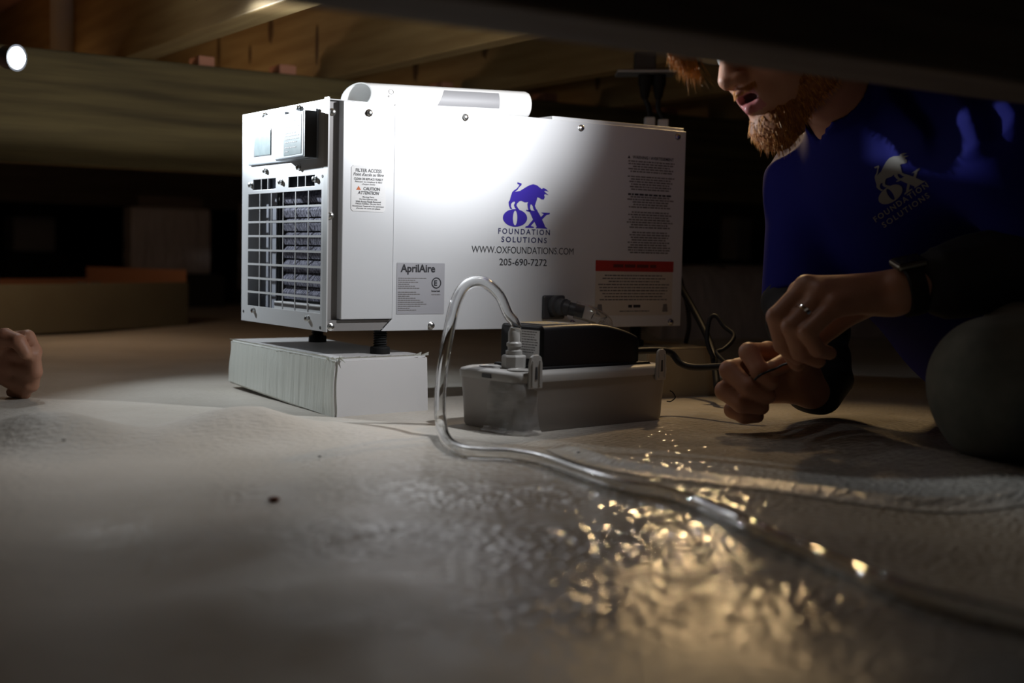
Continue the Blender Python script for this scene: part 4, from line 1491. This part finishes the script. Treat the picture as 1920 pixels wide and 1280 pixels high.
# ring, watch, cord in the hands
rf = hand_L['fingers'][1]
rp_ = rf[0] * .42 + rf[1] * .58
rd = unit(rf[1] - rf[0])
auto_smooth(MB().lathe(rp_ - rd * .003, rd, [(.0120, 0), (.0136, .0004), (.0138, .003), (.0136, .0056), (.0120, .006)], 28).build('finger_ring', 'ring', person), 50)
wa = unit(elL - wrL)
wp = wrL + wa * .012
wt = MB().lathe(wp - wa * .011, wa, [(.031, 0), (.0335, .001), (.0338, .011), (.0335, .021), (.031, .022)], 36).build('watch', 'rubber', person)
auto_smooth(wt)
wup = UP - wa * (UP @ wa)
wup = unit(wup * .95 + (-FW) * .3)
wup = unit(wup - wa * (wup @ wa))
wsd = np.cross(wa, wup)
def WB(a, b, c): return wp + wa * a + wsd * b + wup * (.029 + c)
MB().hexa([WB(a, b, c) for c in (0, .009) for a, b in ((-.019, -.017), (.019, -.017), (.019, .017), (-.019, .017))]).build('watch_case', 'watchmetal', wt, bevel=.003)
MB().hexa([WB(a, b, c) for c in (.0085, .0100) for a, b in ((-.0165, -.0145), (.0165, -.0145), (.0165, .0145), (-.0165, .0145))]).build('watch_glass', 'watch', wt, bevel=.001)
tag(MB().tube(spline([W(1415, 712, 1.672), W(1424, 704, 1.668), W(1440, 696, 1.672), W(1456, 690, 1.668), W(1470, 683, 1.66), W(1484, 680, 1.65), W(1500, 676, 1.65)], 6), .0016, 8).build('cable_tie', 'black'), 'thin black cable tie pinched between the man\'s two hands', 'cable tie')


def headlamp(owner, c, fwd, up, label_, power, color, spot, blend, aim, band_c, band_R, band_r, narrow=None):
    t = auto_smooth(MB().lathe(c - fwd * .022, fwd, [(.014, 0), (.019, .006), (.021, .024), (.0225, .030), (.0185, .030), (.0165, .022), (.001, .021)], 24).build('headlamp', 'dkgrey', owner), 40)
    tag(t, label_)
    MB().lathe(c - fwd * .004, fwd, [(.012, 0), (.0160, .006), (.0155, .014), (.011, .020), (.004, .0225)], 20).build('led_lens', 'led', t, smooth=True)
    mb = MB()
    for i in range(40):
        a, b = 2 * math.pi * i / 40, 2 * math.pi * (i + 1) / 40
        P = lambda w, h, o: band_c + band_R[0] * (band_r[0] + o) * math.cos(w) + band_R[1] * (band_r[1] + o) * math.sin(w) + band_R[2] * h
        mb.hexa([P(a, -.012, 0), P(b, -.012, 0), P(b, -.012, .002), P(a, -.012, .002), P(a, .012, 0), P(b, .012, 0), P(b, .012, .002), P(a, .012, .002)])
    mb.build('headband', 'rubber', t, fixn=False)
    for pw, sp_, am in [(power, spot, aim)] + ([narrow] if narrow else []):
        l_ = bpy.data.lights.new('headlamp_beam', 'SPOT')
        l_.energy = pw
        l_.color = color
        l_.spot_size = math.radians(sp_)
        l_.spot_blend = blend
        l_.shadow_soft_size = .012
        o = link(bpy.data.objects.new('headlamp_beam', l_))
        p = Vector(c + fwd * .034)
        o.location = p
        o.rotation_euler = (Vector(am) - p).to_track_quat('-Z', 'Y').to_euler()
    return t


aim1 = np.array([-.10, -.05, .25])
lp1 = Hd(0, .118, .058)
f1 = unit(aim1 - lp1)
headlamp(person, lp1, f1, hu, 'black headlamp', HEADLAMP_MAN_W, (.95, .97, 1), 118, 1., aim1, Hd(0, -.012, .052), HR3, (.083 * HS, .104 * HS), (HEADLAMP_SPOT_W, 76, (.25, 0, .50)))

# ------------------------------------------------------------------ the second person at the left edge
lp2 = W(25, 108, 2.16)
aim2 = np.array([.45, -.55, .40])
f2 = unit(aim2 - lp2)
f2h = unit(np.array([f2[0], f2[1], f2[2]]))
u2 = unit(np.array([0, 0, 1.]) - f2h * f2h[2])
s2 = np.cross(f2h, u2)
R2_ = np.array([s2, f2h, u2])
c2 = lp2 - f2h * .118 - u2 * .034 - RT * .045
def Hd2(s, f, u): return c2 + s2 * s + f2h * f + u2 * u
fh = dict(wrist=W(-45, 672, 1.96), fingers=[
    [W(20, 712, 1.95), W(52, 722, 1.935), W(46, 738, 1.955), W(20, 735, 1.965)],
    [W(14, 686, 1.945), W(64, 696, 1.925), W(60, 722, 1.94), W(30, 728, 1.95)],
    [W(10, 660, 1.945), W(62, 665, 1.92), W(66, 696, 1.925), W(36, 712, 1.94)],
    [W(8, 636, 1.95), W(52, 632, 1.93), W(66, 658, 1.925), W(44, 680, 1.935)]],
    thumb=[W(-20, 640, 1.93), W(10, 632, 1.915), W(34, 640, 1.905), W(48, 662, 1.905)])
sA, eA = c2 + np.array([-.12, -.19, -.17]), W(-190, 640, 2.02)
tor0, tor1, tor2 = c2 + np.array([-.16, -.03, -.17]), c2 + np.array([-.36, -.02, -.24]), c2 + np.array([-.62, -.01, -.30])
sB = c2 + np.array([-.20, .11, -.19])
tor2[2] = .20
kA, kB = tor2 + np.array([.22, -.16, -.11]), tor2 + np.array([.26, .16, -.11])
aA, aB = kA + np.array([-.38, -.02, -.03]), kB + np.array([-.38, .02, -.03])
eB, wB = sB + np.array([.0, .0, -.15]), sB + np.array([.10, .0, -.28])
sc2 = 1.0
hp2 = head_prims(Hd2, R2_, 1.0)
b2 = [cone(tor2, tor1, .14, .14, .06), cone(tor1, tor0, .14, .11, .06), cone(tor0, sA, .08, .065, .05), cone(tor0, sB, .08, .065, .05), cone(tor0, Hd2(0, -.03, -.07), .06, .055, .04)] + hp2
b2 += [cone(sA, eA, .056, .043, .03), cone(eA, fh['wrist'], .042, .027, .02), cone(sB, eB, .056, .043, .03), cone(eB, wB, .042, .028, .02), cone(wB, wB + np.array([.05, -.03, -.02]), .03, .022, .02),
       cone(tor2, kA, .10, .07, .04), cone(kA, aA, .065, .045, .03), cone(tor2, kB, .10, .07, .04), cone(kB, aB, .065, .045, .03)] + hand_prims(fh)
ap2 = np.array([p.a if p.kind != 'e' else p.c for p in b2] + [p.b for p in b2 if p.kind != 'e'])
me, V2, Q2 = sdf_mesh('body', b2, ap2.min(0) - .16, ap2.max(0) + .16, .0042)
p2 = finish(me, 'person', 'skin', smooth=True, origin=(float(kA[0]), float(kA[1]), 0))
tag(p2, 'person in black jacket with a lit headlamp leaning a fist on the floor', 'person')
cl2 = [cone(tor2, tor1, .155, .155, .06), cone(tor1, tor0, .155, .122, .06), cone(tor0, sA, .09, .075, .05), cone(tor0, sB, .09, .075, .05), capped(sA, eA, .068, .056, .03), capped(sB, eB, .068, .056, .03), capped(eA, eA * .35 + fh['wrist'] * .65, .052, .042, .02)]
me, a_, b_ = sdf_mesh('jacket', cl2, ap2.min(0) - .16, ap2.max(0) + .16, .006)
finish(me, 'jacket', 'sleeve', p2, smooth=True)
cl3 = [cone(tor2, tor2 * .7 + tor1 * .3, .15, .15, .05), cone(tor2, kA, .115, .082, .04), cone(kA, aA, .078, .055, .03), cone(tor2, kB, .115, .082, .04), cone(kB, aB, .078, .055, .03)]
me, a_, b_ = sdf_mesh('trousers', cl3, ap2.min(0) - .16, ap2.max(0) + .16, .006)
finish(me, 'trousers', 'denim', p2, smooth=True)
cap = [ellip(Hd2(0, -.012, .040), R2_, (.085, .104, .092), .01), ellip(Hd2(0, .0, -.06), R2_, (.2, .2, .085), .006, -1)]
me, a_, b_ = sdf_mesh('cap', cap, c2 - .17, c2 + .17, .004)
finish(me, 'cap', 'tin', p2, smooth=True)
headlamp(p2, lp2, f2h, u2, 'lit headlamp', HEADLAMP_OTHER_W, (.86, .94, 1), 100, 1., np.array([.15, .0, .15]), Hd2(0, -.012, .052), R2_, (.088, .108), (HEADLAMP_OTHER_SPOT_W, 50, np.array([.48, -.50, .45])))

# ------------------------------------------------------------------ left carton tray
ta, tb_ = onz(0, 632, 0.), onz(353, 612, 0.)
ta[2] = tb_[2] = 0
tu = unit(tb_ - ta)
tv = np.array([-tu[1], tu[0], 0])
tl = np.linalg.norm(tb_ - ta) + .28
t0 = tb_ - tu * tl
def TB(a, b, c): return t0 + tu * a + tv * b + np.array([0, 0, c + .003])
tray = thing('shallow_carton', TB(tl / 2, .2, 0), 'shallow open tan carton tray lying on the floor behind the fist', 'carton')
def tbox(a0, a1, b0, b1, c0, c1, name, m):
    return MB().hexa([TB(a, b, c) for c in (c0, c1) for a, b in ((a0, b0), (a1, b0), (a1, b1), (a0, b1))]).build(name, m, tray, bevel=.002)
TH = .125
tbox(0, tl, 0, .006, 0, TH, 'front_wall', 'carton')
tbox(0, tl, .40, .406, 0, TH, 'back_wall', 'carton_lit')
tbox(0, .006, .0062, .3998, 0, TH, 'end_wall', 'carton')
tbox(tl - .006, tl, .0062, .3998, 0, TH + .035, 'end_wall', 'carton_lit')
tbox(.0062, tl - .0062, .0062, .3998, 0, .004, 'bottom', 'carton')
tag(MB().hexa([TB(a, b, c) for c in (.0045, .150) for a, b in ((.05, .06), (.335, .06), (.335, .25), (.05, .25))]).build('tool_case', 'tin', bevel=.008), 'dark blue case inside the shallow tan carton', 'case')
bg = TB(tl - .28, .10, .0)
mb = MB()
for k in range(5):
    mb.lathe(bg + tu * (.02 * k - .03) + tv * (.02 * math.sin(k * 2)), (0.1 * math.sin(k), .1, 1), [(.016, .006), (.026, .05), (.020, .09 + .01 * (k % 3)), (.006, .125)], 9)
tag(mb.build('plastic_bag', 'film', smooth=True), 'small crumpled clear plastic bag inside the tan carton', 'bag')

# ------------------------------------------------------------------ far wrapped piers
def pier(xl, xr, yt, yb, d, label_, group=None, asp=1.):
    a, b = W(xl, yb, d), W(xr, yb, d)
    zt = W((xl + xr) / 2, yt, d)[2]
    zb = a[2]
    c = (a + b) / 2
    w = np.linalg.norm(b - a)
    s = w / (abs(RT[0]) + asp * abs(RT[1]))          # pier seen over its corner, asp = depth / width
    c = c + np.array([FW[0], FW[1], 0]) * s * .4
    z0 = float(floor_z(c[0], c[1])) - .01
    t = thing('wrapped_pier', (c[0], c[1], z0), label_, 'pier', group)
    h, g = s / 2, s / 2 * asp
    lo_z = max(zb, z0 + .02)
    bm = MB()
    n = 10
    prof = []
    for i in range(n + 1):
        z = lo_z + (zt - lo_z) * i / n
        j = [RNG.uniform(-.0015, .0015) for _ in range(4)]
        prof.append([np.array([c[0] - h + j[0], c[1] - g + j[1], z]), np.array([c[0] + h + j[2], c[1] - g + j[1], z]), np.array([c[0] + h + j[2], c[1] + g + j[3], z]), np.array([c[0] - h + j[0], c[1] + g + j[3], z])])
    loft(prof).build('plastic_wrap', 'wrap', t, bevel=.01)
    MB().box((c[0] - h - .04, c[1] - g - .04, z0 - .02), (c[0] + h + .04, c[1] + g + .04, lo_z)).build('footing', 'pier_shade', t, bevel=.01)  # dark box paints the floor shadow below the wrap
    MB().box((c[0] - h * .8, c[1] - g * .8, zt), (c[0] + h * .8, c[1] + g * .8, max(zt + .02, BB + .02))).build('wood_shim', 'darkwood', t)
    return t


pier(-10, 98, 404, 470, 6.2, 'pale wrapped pier far behind the tan carton on a dark footing')
pier(218, 376, 388, 512, 4.6, 'wide plastic-wrapped pier with a bright edge behind the tan carton', asp=.32)
pier(438, 520, 380, 545, 5.0, 'wrapped pier half hidden behind the grille end of the dehumidifier')
pier(1352, 1411, 408, 488, 6.4, 'small bright wrapped pier between the dehumidifier and the blue shirt')
# low wrapped footing behind the right end
wa0, wa1 = W(1240, 600, 3.7), W(1780, 600, 3.9)
wz = W(1330, 503, 3.7)[2]
ws = []
for i in range(15):
    t = i / 14
    c = wa0 * (1 - t) + wa1 * t
    z0 = float(floor_z(c[0], c[1])) - .01
    ff = np.array([FW[0], FW[1], 0])
    zz = wz + .01 * math.sin(5 * t)
    ws.append([np.array([*(c + ff * f)[:2], z]) for f, z in ((0, z0), (.01, zz * .5), (.03, zz * .85), (.07, zz), (.30, zz), (.36, zz * .8), (.40, z0))])
mb = loft(ws)
wf = tag(auto_smooth(mb.build('liner_covered_footing', 'wrap'), 60), 'low liner-covered footing ledge behind the end of the dehumidifier', 'footing')
cord([W(1325, 494, 3.79), W(1350, 490, 3.80), W(1385, 492, 3.82), W(1415, 495, 3.84), W(1470, 499, 3.86)], .007, 'black cable lying along the top of the low footing', 'cable')

# ------------------------------------------------------------------ floor details
n = 70
ctr = spline([(x, y, 0) for x, y in SEAM[1:]], 12)
vs, k = [], len(ctr)
for i, c in enumerate(ctr):
    tdir = ctr[min(i + 1, k - 1)] - ctr[max(i - 1, 0)]
    tdir = unit(tdir)
    nrm = np.array([tdir[1], -tdir[0], 0])
    if nrm[0] > 0: nrm = -nrm
    for j in range(9):
        q = c + nrm * (-.004 + .034 * j / 8)
        vs.append((q[0], q[1], float(floor_z(q[0], q[1])) + .0012))
sm = MB().add(vs, [(i * 9 + j, i * 9 + j + 1, (i + 1) * 9 + j + 1, (i + 1) * 9 + j) for i in range(k - 1) for j in range(8)])
tag(sm.build('seam_tape', 'tape', smooth=True), 'strip of glossy seam tape on the liner in front of the pump', 'tape')


def chip(x, y, r, label_, m='chip', sq=(1.5, 1, .6)):
    p = onz(x, y, 0)
    for _ in range(5): p = onz(x, y, float(floor_z(p[0], p[1])))
    bm = bmesh.new()
    bmesh.ops.create_icosphere(bm, subdivisions=2, radius=r)
    for v in bm.verts:
        f = 1 + .25 * math.sin(v.co.x * 900 + 1) * math.sin(v.co.y * 700 + 2)
        a, b, c = v.co * f
        w = RT * a * sq[0] + np.array([FW[0], FW[1], 0]) * b * sq[1] + np.array([0, 0, 1]) * (c * sq[2] + r * sq[2] * .8)
        v.co = Vector(p + w)
    me_ = bpy.data.meshes.new('chip')
    bm.to_mesh(me_)
    bm.free()
    tag(finish(me_, 'wood_chip', m, smooth=True), label_, 'debris')


chip(513, 940, .0042, 'small reddish brown wood chip lying on the bare liner')
chip(1085, 849, .0016, 'tiny black crumb on the liner in front of the pump tank', 'rubber')
chip(599, 856, .0011, 'tiny dark crumb on the liner in front of the wrapped foam block', 'rubber')
chip(119, 826, .0013, 'tiny dark crumb on the liner ridge below the fist', 'rubber')
